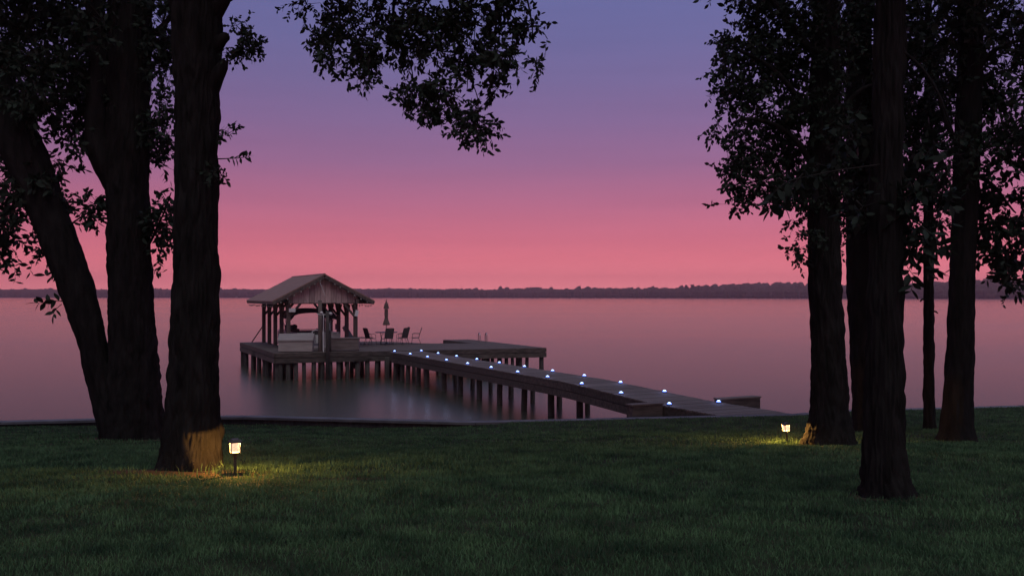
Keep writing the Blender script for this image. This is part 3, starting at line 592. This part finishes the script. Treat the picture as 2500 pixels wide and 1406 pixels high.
# ------------------------------------------------------------------ dock: local axes s (along the shore) and t (out into the lake), origin O
OX, OY, ANG = -2.2, 38.43, math.atan2(.424, .906); DZ = CAMZ - 2.9
ca, sa = math.cos(ANG), math.sin(ANG)
def W(s, t, z=0): return Vector((OX + ca * s - sa * t, OY + sa * s + ca * t, DZ + z))
def on_line(xp, s0, t0, s1, t1):                                     # where the ray of column xp crosses a dock edge (plan view)
    a = W(s0, t0); b = W(s1, t1); k = (xp - CX) / F; f = (k * a.y - a.x) / ((b.x - a.x) - k * (b.y - a.y)); return s0 + f * (s1 - s0), t0 + f * (t1 - t0)
def dthing(name, s, t, rz, label, cat, group=None, z=0): return thing(name, W(s, t, z), ANG + rz, label, cat, group)
POLY = [(-5.85, 10.6), (8.74, 9.0), (8.55, 19.7), (6.8, 20.0), (6.95, 15.2), (4.3, 16.2), (2.4, 19.9), (-.95, 20.4), (-.95, 14.3), (-4.3, 14.3), (-4.3, 22.1), (-5.85, 22.1)]
dock = thing('dock', W(0, 0), ANG, 'weathered timber dock platform on pilings carrying the boathouse and patio furniture', 'dock')
mb = MB(); t = 9.05; row = 0
while t < 22.1:
    xsx = []
    for (p, q) in zip(POLY, POLY[1:] + POLY[:1]):
        if (p[1] <= t) != (q[1] <= t): xsx.append(p[0] + (q[0] - p[0]) * (t - p[1]) / (q[1] - p[1]))
    xsx.sort()
    for a_, b_ in zip(xsx[::2], xsx[1::2]):
        L = b_ - a_; cuts = [a_] + [c for c in np.arange(math.floor(a_ / 3.6) * 3.6 + (row % 3) * 1.2, b_, 3.6) if a_ + .3 < c < b_ - .3] + [b_]
        for c0, c1 in zip(cuts[:-1], cuts[1:]): mb.box(((c0 + c1) / 2, t, -.02 + random.uniform(-.004, .004)), (c1 - c0 - .006, .137, .04))
    t += .145; row += 1
mb.build('deck_boards', 'deck', dock)['kind'] = 'stuff'
for i, (p, q) in enumerate(zip(POLY, POLY[1:] + POLY[:1])):
    a_ = Vector((*p, 0)); b_ = Vector((*q, 0)); d = (b_ - a_).normalized(); o = Vector((d.y, -d.x, 0)) * .022; L = (b_ - a_).length; npc = max(1, round(L / 4.9))
    MB().bar(a_ + d * .08 - o * 2.2 + Vector((0, 0, -.28)), b_ - d * .08 - o * 2.2 + Vector((0, 0, -.28)), .04, .46).build('rim_joist', 'pile', dock)
    for rowk, (zc, h) in enumerate(((-.125, .228), (-.395, .25))):
        for k in range(npc):
            u0 = L * k / npc + .003 + (.02 if k == 0 else 0); u1 = L * (k + 1) / npc - .003
            sh = (.9 if rowk and 0 < k else 0)
            MB().bar(a_ + d * (u0 - sh * (k > 0)) + o + Vector((0, 0, zc)), a_ + d * (u1 - (sh if k < npc - 1 else 0)) + o + Vector((0, 0, zc + random.uniform(-.006, .006))), .04 + .006 * rowk, h).build('fascia_board', 'fascia', dock)
def pile_mesh(r, h, seed):
    m = MB(); n_ = 10; pts = []; rad = []
    for k in range(5): pts.append((random.uniform(-.012, .012), random.uniform(-.012, .012), -h * (1 - k / 4))); rad.append(r * (1.06 - .1 * k / 4) * random.uniform(.97, 1.03))
    return m.tube(pts, rad, n_).mesh('piling', 'pile', True)
PM = [pile_mesh(.115, 2.6, k) for k in range(4)]
def piling(parent, s, t, z=-.42, k=1.0): inst('piling', random.choice(PM), parent, (s, t, z), (random.uniform(-.02, .02), random.uniform(-.02, .02), random.uniform(0, 6)), (k, k, 1))
for xp in (684, 703, 722, 742, 766, 787, 805, 826, 848, 873, 897, 920): s, t = on_line(xp, -5.85, 10.75, 8.74, 9.15); piling(dock, s, t, k=random.uniform(.9, 1.25))
for xp in (1010, 1043, 1075, 1113, 1146, 1170, 1186, 1202, 1218, 1236, 1251, 1271, 1287): s, t = on_line(xp, -5.85, 10.9, 8.74, 9.25); piling(dock, s, t, k=random.uniform(.8, 1.0))
piling(dock, 8.55, 9.2, k=1.15); piling(dock, -5.68, 10.8, k=1.3)
for xp in (592, 602, 617, 632, 646, 653): s, t = on_line(xp, -5.7, 10.6, -5.7, 22.1); piling(dock, s, t)
for s in (-5.5, -4.5, -.8, 1.5): 
    for t in (12.8, 15, 17.2, 19.4): piling(dock, s + random.uniform(-.1, .1), t)
for s, t in ((8.4, 12), (8.4, 14.5), (8.35, 17), (8.3, 19.4), (7, 15.4), (7, 17.5), (7, 19.6), (4.2, 11.5), (4.2, 14), (4.1, 16), (2.6, 19), (6.3, 11.5), (6.3, 13.7), (-4.45, 21.8), (-5.6, 21.9)): piling(dock, s, t)

# walkway from the dock to the lawn
walk = thing('walkway', W(0, 0), ANG, 'long plank walkway on pilings from lawn to dock, lit by blue lights', 'walkway')
def sw(t): return .14 - .026 * t + (0 if t > -14 else .19 * (-14 - t))
def wx(t): return 1.0 if t > -10 else 1 + .2 * min(1, (-10 - t) / 7)
def zw(t): return 0 if t > -8.5 else -.3 * ((-8.5 - t) / 8.2) ** 1.15
WW = 1.72
pm = MB().box((0, 0, -.02), (WW, .138, .038)).mesh('plank', 'deck')
t = 9.15; k = 0
TEND = -16.9
while t > TEND:
    t2 = t - .146; inst('plank', pm, walk, (sw(t) - .17 + WW * wx(t) / 2 + random.uniform(-.02, .02), t, zw(t) + random.uniform(-.005, .005)), (math.atan2(zw(t) - zw(t2), .146) * 1, 0, -.026 + random.uniform(-.006, .006)), (wx(t), 1, 1)); t = t2; k += 1
for side in (0, 1):
    t = 9.0; j = 0
    while t > TEND + .3:
        t2 = max(t - 3.66, TEND + .2); n_ = 3
        for (zc, h) in ((-.155, .222), (-.41, .235)):
            pts = [t + (t2 + .008 - t) * q / n_ for q in range(n_ + 1)]; m = MB()
            for a_, b_ in zip(pts[:-1], pts[1:]):
                m.bar((sw(a_) - .145 + side * (WW * wx(a_) - .05), a_, zw(a_) + zc), (sw(b_) - .145 + side * (WW * wx(b_) - .05), b_, zw(b_) + zc), .042 + .004 * (zc < -.3), h)
            m.build('stringer_board', 'fascia', walk)
        m = MB(); ins = .06 * (1 - 2 * side)
        for a_, b_ in zip(pts[:-1], pts[1:]): m.bar((sw(a_) - .145 + ins + side * (WW * wx(a_) - .05), a_, zw(a_) - .28), (sw(b_) - .145 + ins + side * (WW * wx(b_) - .05), b_, zw(b_) - .28), .04, .44)
        m.build('joist', 'pile', walk)
        t = t2; j += 1
for xp in (946, 966, 983, 997, 1022, 1043, 1084, 1124, 1170, 1221, 1281, 1345, 1415): 
    s, t = on_line(xp, sw(9) - .02, 9, sw(-17) - .02, -17); piling(walk, s, t, zw(t) - .3, random.uniform(.92, 1.12))
for xp in (1085, 1113, 1154, 1198, 1246, 1300, 1366, 1433): 
    s, t = on_line(xp, sw(9) + 1.42, 9, sw(-17) + 1.42, -17); piling(walk, s, t, zw(t) - .3, random.uniform(.85, 1.05))
piling(walk, sw(-13) + 0, -13.1, zw(-13) - .3, 1.5); piling(walk, sw(-13) + 1.4, -13.1, zw(-13) - .3, 1.2)
# cross walls where the walkway comes ashore
for (s0, s1) in ((-1.2, -.2), (1.85, 3.3)):
    so = sw(-14.3); zt = -.11 if s0 > 0 else -.13
    MB().box((so + (s0 + s1) / 2, -14.3, zt - .02), (s1 - s0 + .06, .34, .04)).build('wing_cap', 'deck', walk)
    for (y_, zc) in ((-14.43, 0), (-14.17, 0)):
        MB().box((so + (s0 + s1) / 2, y_, zt - .04 - .2), (s1 - s0, .05, .4)).build('wing_board', 'fascia', walk)
    se = s0 if s0 < 0 else s1
    MB().box((so + se + (.03 if s0 < 0 else -.03), -14.3, zt - .22), (.05, .2, .34)).build('wing_end', 'fascia', walk)
    piling(walk, so + se + (.2 if s0 < 0 else -.2), -14.3, zt - .3, .9)
# loose ramp boards on the lawn end
for k, (ds, dt, r_, wd) in enumerate(((-.1, -17.15, -.05, 2.0), (.05, -17.42, .02, 2.05), (.22, -17.7, -.03, 2.1), (.4, -17.98, .03, 2.0))):
    MB().box((0, 0, 0), (wd, .255, .04), None).build('ramp_board', 'deck', walk, loc=(sw(-17) - .1 + wd / 2 + ds, dt, -.335 - .012 * k)).rotation_euler = (0, 0, r_)

# dock lights
ORD = ['first', 'second', 'third', 'fourth', 'fifth', 'sixth', 'seventh', 'eighth', 'ninth', 'tenth', 'eleventh']
lm_h = MB().lathe([(.066, 0), (.07, .012), (.062, .03), (.05, .034)], 14).mesh('housing', 'grey', True)
lm_l = MB().lathe([(.064, 0), (.068, .014), (.06, .024)], 14).mesh('halo_ring', 'ledhalo', True)  # glowing blue ring added to imitate the halo around each light
lm_c = MB().lathe([(.046, 0), (.048, .012), (.04, .024), (.026, .032), (.01, .035)], 14).mesh('lens', 'led', True)
ptl = bpy.data.lights.new('led_light', 'POINT'); ptl.energy = 1.2; ptl.color = (.33, .42, 1.0); ptl.shadow_soft_size = .05
for side, name in ((0, 'boathouse side'), (1, 'swim platform side')):
    for k in range(11):
        t = (8.9 if side == 0 else 8.75) - 2.335 * k; s = sw(t) + (0 if side == 0 else 1.38 * wx(t) + .02)
        o = dthing('dock_light', s, t, 0, f'{ORD[10 - k]} blue-white dock light from the lawn on the {name} of the walkway', 'dock light', 'blue lights along the walkway', zw(t) + .003)
        inst('housing', lm_h, o); inst('halo_ring', lm_l, o, (0, 0, .03)); inst('lens', lm_c, o, (0, 0, .048)); inst('bulb_light', ptl, o, (0, 0, .13))

# ------------------------------------------------------------------ boathouse
bh = thing('boathouse', W(0, 0), ANG, 'open timber boathouse with gabled brown roof standing on the dock', 'boathouse')
S0, S1, T0, T1 = -4.53, -.80, 13.86, 21.5; HB = 2.52
TS = [T0 + (T1 - T0) * k / 4 for k in range(5)]
for s in (S0, S1):
    sg = 1 if s == S0 else -1
    for t in TS:
        MB().box((s, t, HB / 2 - .6), (.2, .2, HB + 1.2)).build('post', 'post', bh)
        for d in (-1, 1):
            if (t == T0 and d < 0) or (t == T1 and d > 0): continue
            MB().bar((s, t + d * .08, HB - .75), (s, t + d * .62, HB - .16), .09, .12).build('knee_brace', 'post', bh)
        MB().bar((s + sg * .08, t, HB - .75), (s + sg * .66, t, HB - .05), .09, .12).build('knee_brace', 'post', bh)
    MB().box((s, (T0 + T1) / 2, HB + .07), (.16, T1 - T0 + .9, .26)).build('beam', 'post', bh)
for t in (T0, T1): MB().box(((S0 + S1) / 2, t + .0, HB + .05), (S1 - S0 - .17, .14, .24)).build('beam', 'post', bh)
SM = (S0 + S1) / 2; OV = .95; PIT = .522; ZR = HB + 1.515; TF, TB = T0 - .55, T1 + .55
hw = (S1 - S0) / 2 + OV
def roofz(s): return ZR - abs(s - SM) * PIT
for sg in (-1, 1):
    m = MB(); nrib = 24; vs = []; fs = []
    for i in range(nrib * 4 + 1):
        t = TF + (TB - TF) * i / (nrib * 4); r_ = .018 if i % 4 == 0 else 0
        for (dd, zz) in ((0.02, 0), (hw, 0)): vs.append((SM + sg * dd, t, ZR - dd * PIT + .05 + r_))
    n_ = nrib * 4 + 1
    for i in range(n_ - 1): a_ = 2 * i; fs.append((a_, a_ + 1, a_ + 3, a_ + 2))
    nb = len(vs)
    vs += [(SM + sg * .02, TF, ZR), (SM + sg * hw, TF, ZR - hw * PIT), (SM + sg * hw, TB, ZR - hw * PIT), (SM + sg * .02, TB, ZR)]
    fs += [(nb, nb + 1, nb + 2, nb + 3), (0, 1, nb + 1, nb), tuple([1] + [2 * i + 1 for i in range(1, n_)] + [nb + 2, nb + 1])]
    m.add(vs, fs); m.build('roof_panel', 'roof', bh)
    for t in (TF + .02, TB - .02): MB().bar((SM + sg * .03, t - .0, ZR - .1), (SM + sg * (hw - .01), t, ZR - (hw - .01) * PIT - .085), .035, .16).build('barge_board', 'post', bh)
    MB().box((SM + sg * (hw - .03), (TF + TB) / 2, ZR - hw * PIT - .065), (.03, TB - TF - .1, .13)).build('eave_board', 'post', bh)
    for k in range(9):
        t = TF + .45 + (TB - TF - .9) * k / 8; MB().bar((SM + sg * .05, t, ZR - .1), (SM + sg * (hw - .06), t, ZR - (hw - .06) * PIT - .08), .05, .14).build('rafter', 'post', bh)
MB().tube([(SM, TF - .02, ZR + .045), (SM, TB + .02, ZR + .045)], .055, 8).build('ridge_cap', 'roof', bh)
nbd = 13
for tt in (T0 - .1, T1 + .1):
    for k in range(nbd):
        a_ = S0 - .1 + (S1 - S0 + .2) * k / nbd + .006; b_ = S0 - .1 + (S1 - S0 + .2) * (k + 1) / nbd - .012
        za, zb = roofz(a_) - .02, roofz(b_) - .02; z0 = HB - .02 + random.uniform(-.012, .012); y0, y1 = tt - .014 - random.uniform(0, .012), tt + .014
        vs = [(a_, y0, z0), (b_, y0, z0), (b_, y0, zb), (a_, y0, za), (a_, y1, z0), (b_, y1, z0), (b_, y1, zb), (a_, y1, za)]; fs = [(0, 1, 2, 3), (7, 6, 5, 4), (1, 0, 4, 5), (2, 1, 5, 6), (3, 2, 6, 7), (0, 3, 7, 4)]
        if a_ < SM < b_:
            vs += [(SM, y0, ZR - .02), (SM, y1, ZR - .02)]; fs = [(0, 1, 2, 8, 3), (7, 9, 6, 5, 4), (1, 0, 4, 5), (2, 1, 5, 6), (8, 2, 6, 9), (3, 8, 9, 7), (0, 3, 7, 4)]
        MB().add(vs, fs).build('gable_board', 'siding', bh)
MB().bar((S0 - .1, T1 - .05, .98), (S0 - .62, T1 + .62, .02), .05, .05).build('stay_pole', 'dark', bh)
MB().box((S0 + .16, T0 - .17, 2.12), (.34, .2, .2)).build('lamp_box', 'white', bh)
MB().box((S1 + .02, T0 - .16, 1.92), (.17, .12, .34), Matrix.Rotation(.25, 3, 'Y')).build('flood_light', 'white', bh)
MB().box((S1 - .14, TS[1], 1.0), (.08, .14, .3)).build('switch_box', 'grey', bh); MB().box((S1 - .14, TS[2], 1.05), (.1, .14, .34)).build('switch_box', 'grey', bh)
sl = thing('string_lights', W(0, 0), ANG, 'string of small unlit bulbs along the boathouse eaves and gable', 'string lights')
bm_ = MB().lathe([(.012, 0), (.03, -.02), (.036, -.05), (.02, -.085)], 8).mesh('bulb', 'glassbulb', True)
wire = MB()
def string(pts, n_, sag):
    out = []
    for a_, b_ in zip(pts[:-1], pts[1:]):
        for q in range(8): p = Vector(a_).lerp(Vector(b_), q / 8); p.z -= sag * math.sin(q / 8 * math.pi); out.append(p)
    out.append(Vector(pts[-1])); wire.tube(out, .007, 4)
    for k in range(n_): inst('bulb', bm_, sl, out[int((k + .5) / n_ * (len(out) - 1))])
for sg in (-1, 1):
    e_ = SM + sg * (hw - .08); ze = ZR - hw * PIT - .17
    string([(e_, TF + .2 + (TB - TF - .4) * k / 4, ze) for k in range(5)], 14, .05)
    string([(SM + sg * .1, TF - .04, ZR - .2), (SM + sg * 1.3, TF - .04, ZR - 1.3 * PIT - .2), (e_, TF - .04, ze)], 7, .02)
wire.build('wire', 'dark', sl)

# pontoon boat on its lift in the slip
bt = dthing('pontoon_boat', -2.65, 17.6, 0, 'pontoon boat with dark arched canopy hanging in the boathouse slip', 'boat', z=-.1)
for s in (-.85, .85): MB().tube([(s, -2.9, -.1), (s, -2.6, -.22), (s, 2.9, -.22)], [.05, .3, .3], 14).build('pontoon', 'alu', bt, True)
MB().box((0, 0, .12), (2.5, 5.8, .12)).build('boat_deck', 'panel', bt)
for (c, d) in (((-1.22, 0), (.04, 5.6)), ((1.22, 0), (.04, 5.6)), ((-.75, -2.8), (.9, .04)), ((.75, -2.8), (.9, .04)), ((0, 2.8), (2.4, .04))): MB().box((c[0], c[1], .52), (d[0], d[1], .66)).build('fence_panel', 'panel', bt)
for pts in ([(-1.22, -2.8, .9), (-1.22, 2.8, .9)], [(1.22, -2.8, .9), (1.22, 2.8, .9)], [(-1.22, -2.8, .9), (1.22, -2.8, .9)], [(-1.22, 2.8, .9), (1.22, 2.8, .9)]): MB().tube(pts, .025, 6).build('rail', 'alu', bt)
MB().box((-.75, .5, .62), (.6, .5, .86)).build('helm_console', 'dark', bt); MB().tube([(-.75, .2, 1.12), (-.75, .1, 1.2)], [.16, .16], 12).build('steering_wheel', 'dark', bt)
m = MB(); m.box((-.75, 1.3, .5), (.6, .55, .5)); m.box((-.75, 1.6, .95), (.58, .12, .6)); m.build('helm_seat', 'dark', bt); m = MB().box((.6, 1.2, .45), (.9, 1.8, .42)); m.box((1.05, 1.2, .8), (.14, 1.8, .4)); m.build('bench_seat', 'panel', bt)
m = MB(); vs = []; fs = []; nu = 13; arc = []
for i in range(nu):
    x = -1.32 + 2.64 * i / (nu - 1); arc.append((x, 2.24 - .13 * (abs(x) / 1.32) ** 2 - .28 * (abs(x) / 1.32) ** 10))
for j, y in enumerate((-1.6, -.5, .7, 1.8)):
    for (x, z) in arc: vs.append((x, y, z + (.03 if j in (1, 2) else -.02)))
    for (x, z) in arc: vs.append((x * .985, y, z - .2 + (.03 if j in (1, 2) else -.02)))
r_ = 2 * nu
for j in range(3):
    for i in range(nu - 1):
        a_ = j * r_ + i; fs.append((a_, a_ + 1, a_ + r_ + 1, a_ + r_)); b_ = a_ + nu; fs.append((b_, b_ + r_, b_ + r_ + 1, b_ + 1))
    for i in (0, nu - 1): a_ = j * r_ + i; fs.append((a_, a_ + r_, a_ + r_ + nu, a_ + nu))
for j in (0, 3):
    for i in range(nu - 1): a_ = j * r_ + i; fs.append((a_, a_ + nu, a_ + nu + 1, a_ + 1))
MB().add(vs, fs).build('canopy', 'canvas', bt)
for sx in (-1, 1):
    for (y0, y1) in ((-.2, -1.5), (.1, 1.7), (-.2, .6)): MB().tube([(sx * 1.24, y0, .92), (sx * 1.27, y1, 1.95)], .016, 5).build('canopy_pole', 'alu', bt)

# chest, bench box, white chair, posts at the front of the dock
ch = dthing('storage_chest', -4.62, 11.35, -.32, 'long pale storage chest with sloping lid on the dock corner', 'chest')
m = MB().box((0, 0, .3), (1.72, .72, .52)); m.build('body', 'chest', ch)
for sx in (-.7, .7): MB().box((sx, 0, .02), (.1, .6, .04)).build('foot', 'bench', ch)
m = MB(); x0, x1 = -.9, .9
m.add([(x0, -.4, .565), (x1, -.4, .565), (x1, .4, .565), (x0, .4, .565), (x0, -.4, .62), (x1, -.4, .62), (x1, .3, .93), (x0, .3, .93), (x0, .4, .93), (x1, .4, .93)], [(0, 3, 2, 1), (0, 1, 5, 4), (4, 5, 6, 7), (7, 6, 9, 8), (8, 9, 2, 3), (1, 2, 9, 6, 5), (0, 4, 7, 8, 3)]); m.build('lid', 'chest', ch)
bb = dthing('bench_box', -2.2, 10.95, -.36, 'low wooden bench box with flat top at the dock front edge', 'box')
for k in range(3): MB().box((0, -.28, .17 + k * .19), (1.56, .03, .186)).build('front_board', 'bench', bb); MB().box((0, .28, .17 + k * .19), (1.56, .03, .186)).build('back_board', 'bench', bb)
for sx in (-1, 1): MB().box((sx * .77, 0, .36), (.04, .52, .56)).build('side_panel', 'bench', bb)
MB().box((0, 0, .675), (1.66, .66, .045)).build('lid', 'bench', bb)
for sx in (-.7, .7):
    for sy in (-.2, .2): MB().box((sx, sy, .04), (.09, .09, .08)).build('foot', 'bench', bb)
wc = dthing('deck_chair', -3.4, 11.75, -.3, 'white chair with arched back between the chest and the posts', 'chair')
for sx in (-1, 1):
    MB().box((sx * .27, -.25, .52), (.05, .05, 1.04)).build('leg', 'white', wc); MB().box((sx * .27, .25, .22), (.05, .05, .44)).build('leg', 'dark', wc)
    MB().box((sx * .27, 0, .62), (.06, .56, .03)).build('armrest', 'white', wc)
MB().tube([(-.27, -.25, 1.0)] + [(.27 * math.sin(a), -.25, 1.0 + .1 * math.cos(a)) for a in np.linspace(-1.5, 1.5, 9)] + [(.27, -.25, 1.0)], .022, 6).build('top_rail', 'white', wc)
MB().box((0, -.245, .93), (.5, .02, .17)).build('headrest', 'dark', wc); MB().box((0, -.25, .825), (.5, .03, .04)).build('crossbar', 'white', wc)
for k in range(3): MB().box((-.165 + .165 * k, -.25, .62), (.15, .02, .38)).build('back_slat', 'white', wc)
MB().box((0, 0, .4), (.52, .52, .05)).build('seat', 'white', wc)
s, t = on_line(789, -5.85, 10.5, 8.74, 8.9)
up = dthing('utility_post', s, t, 0, 'tall weathered posts with floodlights and meter box at the dock front edge', 'post')
MB().tube([(-.02, .55, -2), (-.02, .55, 1.2), (-.04, .55, 2.66)], [.12, .115, .1], 10).build('pole', 'post', up, True)
MB().tube([(.2, -.14, -2), (.19, -.14, 1), (.18, -.14, 2.12)], [.1, .095, .08], 10).build('pole', 'pile', up, True)
MB().tube([(.42, .3, -.6), (.42, .3, 1.62)], [.075, .07], 10).build('pole', 'pile', up, True)
MB().tube([(.1, .35, -.02), (.1, .35, 1.9), (.04, .42, 2.05)], .022, 6).build('conduit', 'white', up)
MB().box((.31, .2, 1.3), (.2, .14, .4)).build('meter_box', 'grey', up)
for (x, z, r_) in ((-.08, 2.05, -.5), (.3, 2.0, .6)):
    m = MB(); m.tube([(x, .0, z + .02), (x + .05 * r_, -.1, z), (x + .1 * r_, -.19, z - .03)], [.035, .06, .085], 10); f_ = m.build('flood_light', 'white', up, True)
MB().tube([(-.3, .1, 1.98), (-.1, .05, 1.92), (.12, .0, 1.94), (.34, .05, 1.96)], .022, 6).build('lamp_arm', 'white', up)
MB().tube([(.1, -.05, 2.9), (-.1, .3, 3.6)], .008, 4).build('cable', 'white', up)

# patio set
def patio_chair(s, t, rz, label, kind=0):
    o = dthing('patio_chair', s, t, rz, label, 'chair', 'patio chairs around the table')
    fr = 'dark'
    for sx in (-1, 1):
        x = sx * .27
        MB().tube([(x, .26, 0), (x, .2, .36), (x, -.18, .38)], .013, 6).build('leg', fr, o); MB().tube([(x, -.3, 0), (x, -.16, .38)], .013, 6).build('leg', fr, o)
        MB().tube([(x, -.17, .37), (x, -.27, .7), (x, -.36, .97)], .014, 6).build('back_post', fr, o)
        MB().tube([(x, -.25, .63), (x, .1, .64), (x, .2, .6), (x, .2, .38)], .015, 6).build('armrest', fr, o)
    MB().tube([(-.27, -.36, .97), (-.15, -.375, 1.0), (.15, -.375, 1.0), (.27, -.36, .97)], .014, 6).build('top_rail', fr, o)
    if kind == 0:
        MB().add([(-.26, .2, .39), (.26, .2, .39), (.26, -.0, .365), (-.26, -.0, .365), (.26, -.17, .375), (-.26, -.17, .375)], [(0, 1, 2, 3), (3, 2, 4, 5)]).build('seat', 'sling', o)
        MB().add([(-.26, -.17, .38), (.26, -.17, .38), (.26, -.28, .7), (-.26, -.28, .7), (.26, -.365, .98), (-.26, -.365, .98)], [(0, 1, 2, 3), (3, 2, 4, 5)]).build('backrest', 'sling', o)
    else:
        MB().lathe([(.25, .37), (.26, .385), (.25, .395)], 16, (0, 0.02, 0)).build('seat', fr, o)
        for k in range(5): x = -.2 + .1 * k; MB().tube([(x, -.18, .39), (x, -.27, .7), (x, -.36, .98)], .009, 5).build('back_slat', fr, o)
    return o
us, ut = 1.79, 16.43
pt = dthing('patio_table', us, ut, 0, 'round dark patio table with the closed parasol through its middle', 'table')
MB().lathe([(.66, .69), (.68, .7), (.68, .72), (.66, .73)], 28).build('table_top', 'dark', pt)
for k in range(4): a_ = k * math.pi / 2 + .5; MB().tube([(.5 * math.cos(a_), .5 * math.sin(a_), 0), (.42 * math.cos(a_), .42 * math.sin(a_), .35), (.5 * math.cos(a_), .5 * math.sin(a_), .69)], .018, 6).build('leg', 'dark', pt)
um = dthing('patio_umbrella', us, ut, 0, 'closed tan patio umbrella standing in the table', 'umbrella')
MB().tube([(0, 0, .03), (0, 0, 2.62)], .022, 8).build('pole', 'dark', um)
MB().lathe([(.3, 0), (.3, .03), (.12, .06), (.04, .1)], 18).build('base', 'dark', um)
MB().lathe([(.16, 1.14), (.2, 1.16), (.17, 1.3), (.12, 1.45), (.09, 1.6), (.105, 1.8), (.1, 2.05), (.1, 2.1)], 24, lobes=8, amp=.13).build('canopy', 'parasol', um)
MB().lathe([(.16, 2.12), (.165, 2.14), (.1, 2.4), (.03, 2.58)], 24, lobes=8, amp=.08).build('top_flap', 'parasol', um); MB().lathe([(.02, 2.6), (.03, 2.63), (.012, 2.68)], 8).build('finial', 'dark', um)
patio_chair(.72, 16.1, -1.2 - ANG * .3, 'patio chair with its side to the bench box, drawn up to the parasol table')
patio_chair(1.55, 15.45, .15, 'patio chair turned with its back to the walkway, tucked under the parasol table')
patio_chair(2.55, 15.7, .55, 'patio chair between the parasol table and the slatted chair, back to the walkway')
patio_chair(2.9, 16.6, 1.5, 'high patio chair facing the parasol across the table')
patio_chair(3.45, 15.85, 1.25, 'slatted metal chair standing out towards the swim platform', 1)
lo = dthing('chaise_lounge', .35, 17.3, 0, 'dark chaise lounge with raised back behind the bench box', 'lounge')
lo.rotation_euler.z = -R(20)
MB().bar((-.55, 0, .4), (-.98, 0, 1.0), .58, .04).build('backrest', 'sling', lo); MB().box((.12, 0, .39), (1.34, .58, .035)).build('seat', 'sling', lo)
for sy in (-.3, .3): MB().tube([(-.6, sy, .38), (.82, sy, .38)], .016, 6).build('side_rail', 'alu', lo)
for x in (-.5, .65):
    for sy in (-.3, .3): MB().tube([(x, sy, .38), (x + .05, sy, 0)], .014, 6).build('leg', 'alu', lo)
MB().tube([(-.58, .28, .1), (-.82, .28, .76)], .012, 5).build('back_prop', 'alu', lo)
ld = dthing('swim_ladder', 8.15, 16.6, -.2, 'metal swim ladder with twin hoop handrails on the swim platform', 'ladder')
for sx in (-.22, .22):
    MB().tube([(sx, -.25, 0), (sx, -.25, .38)] + [(sx, -.25 + .25 * (1 - math.cos(a)), .38 + .17 * math.sin(a)) for a in np.linspace(.3, 2.84, 7)] + [(sx, .25, .38), (sx, .27, -1.2)], .03, 7).build('handrail', 'alu', ld)
for z in (-.35, -.65, -.95): MB().box((0, .27, z), (.42, .07, .03)).build('rung', 'alu', ld)

# ------------------------------------------------------------------ garden lanterns
def lantern(x, y, rz, label, e, tilt=0):
    z = g1(x, y); o = thing('garden_lantern', (x, y, z - .01), rz, label, 'lantern', 'lit garden lanterns'); o.rotation_euler.y = tilt
    MB().tube([(0, 0, -.08), (0, 0, .22)], .017, 10).build('stake', 'dark', o)
    MB().lathe([(.016, .2), (.022, .21), (.03, .235), (.045, .245)], 12).build('collar', 'dark', o)
    MB().box((0, 0, .247), (.098, .098, .008)).build('base_plate', 'dark', o)
    for sx in (-1, 1):
        for sy in (-1, 1): MB().box((sx * .046, sy * .046, .307), (.006, .006, .112)).build('corner_post', 'dark', o)
    for k in range(4):
        a_ = k * math.pi / 2; p = inst('pane', PANE, o, (.045 * math.cos(a_), .045 * math.sin(a_), .307), (0, 0, a_))
    m = MB(); m.box((0, 0, .366), (.128, .128, .016)); m.add([(-.054, -.054, .3745), (.054, -.054, .3745), (.054, .054, .3745), (-.054, .054, .3745), (-.035, -.035, .395), (.035, -.035, .395), (.035, .035, .395), (-.035, .035, .395)], [(0, 1, 5, 4), (1, 2, 6, 5), (2, 3, 7, 6), (3, 0, 4, 7), (4, 5, 6, 7)]); m.build('roof_cap', 'dark', o)
    MB().lathe([(.006, .3545), (.012, .356), (.012, .359)], 8).build('bulb', 'lamp', o)
    l = bpy.data.lights.new('bulb_light', 'POINT'); l.energy = e; l.color = (1.0, .50, .12); l.shadow_soft_size = .004
    inst('bulb_light', l, o, (0, 0, .3495))
PANE = MB().box((0, 0, 0), (.002, .084, .108)).mesh('pane', 'lglass')
lantern(LA[0], LA[1], R(28), 'glowing square garden lantern on a stake at the foot of the tall trunk', 150)
lantern(LB[0], LB[1], R(15), 'glowing square garden lantern leaning slightly near the walkway end', 210, R(-5))

# ------------------------------------------------------------------ evening haze over the lake
hz = MB().box((0, 1310, 28), (4840, 2800, 66)).build('haze', 'white'); hz.data.materials.clear()
m = bpy.data.materials.new('haze'); m.use_nodes = True; n = m.node_tree.nodes; n.remove(n['Principled BSDF'])
pv = n.new('ShaderNodeVolumePrincipled'); pv.inputs['Color'].default_value = (1, .82, .78, 1); pv.inputs['Density'].default_value = .00036; pv.inputs['Anisotropy'].default_value = .72
m.node_tree.links.new(pv.outputs[0], n['Material Output'].inputs['Volume']); hz.data.materials.append(m)
tag(hz, 'thin evening haze over the lake', 'haze', kind='stuff')
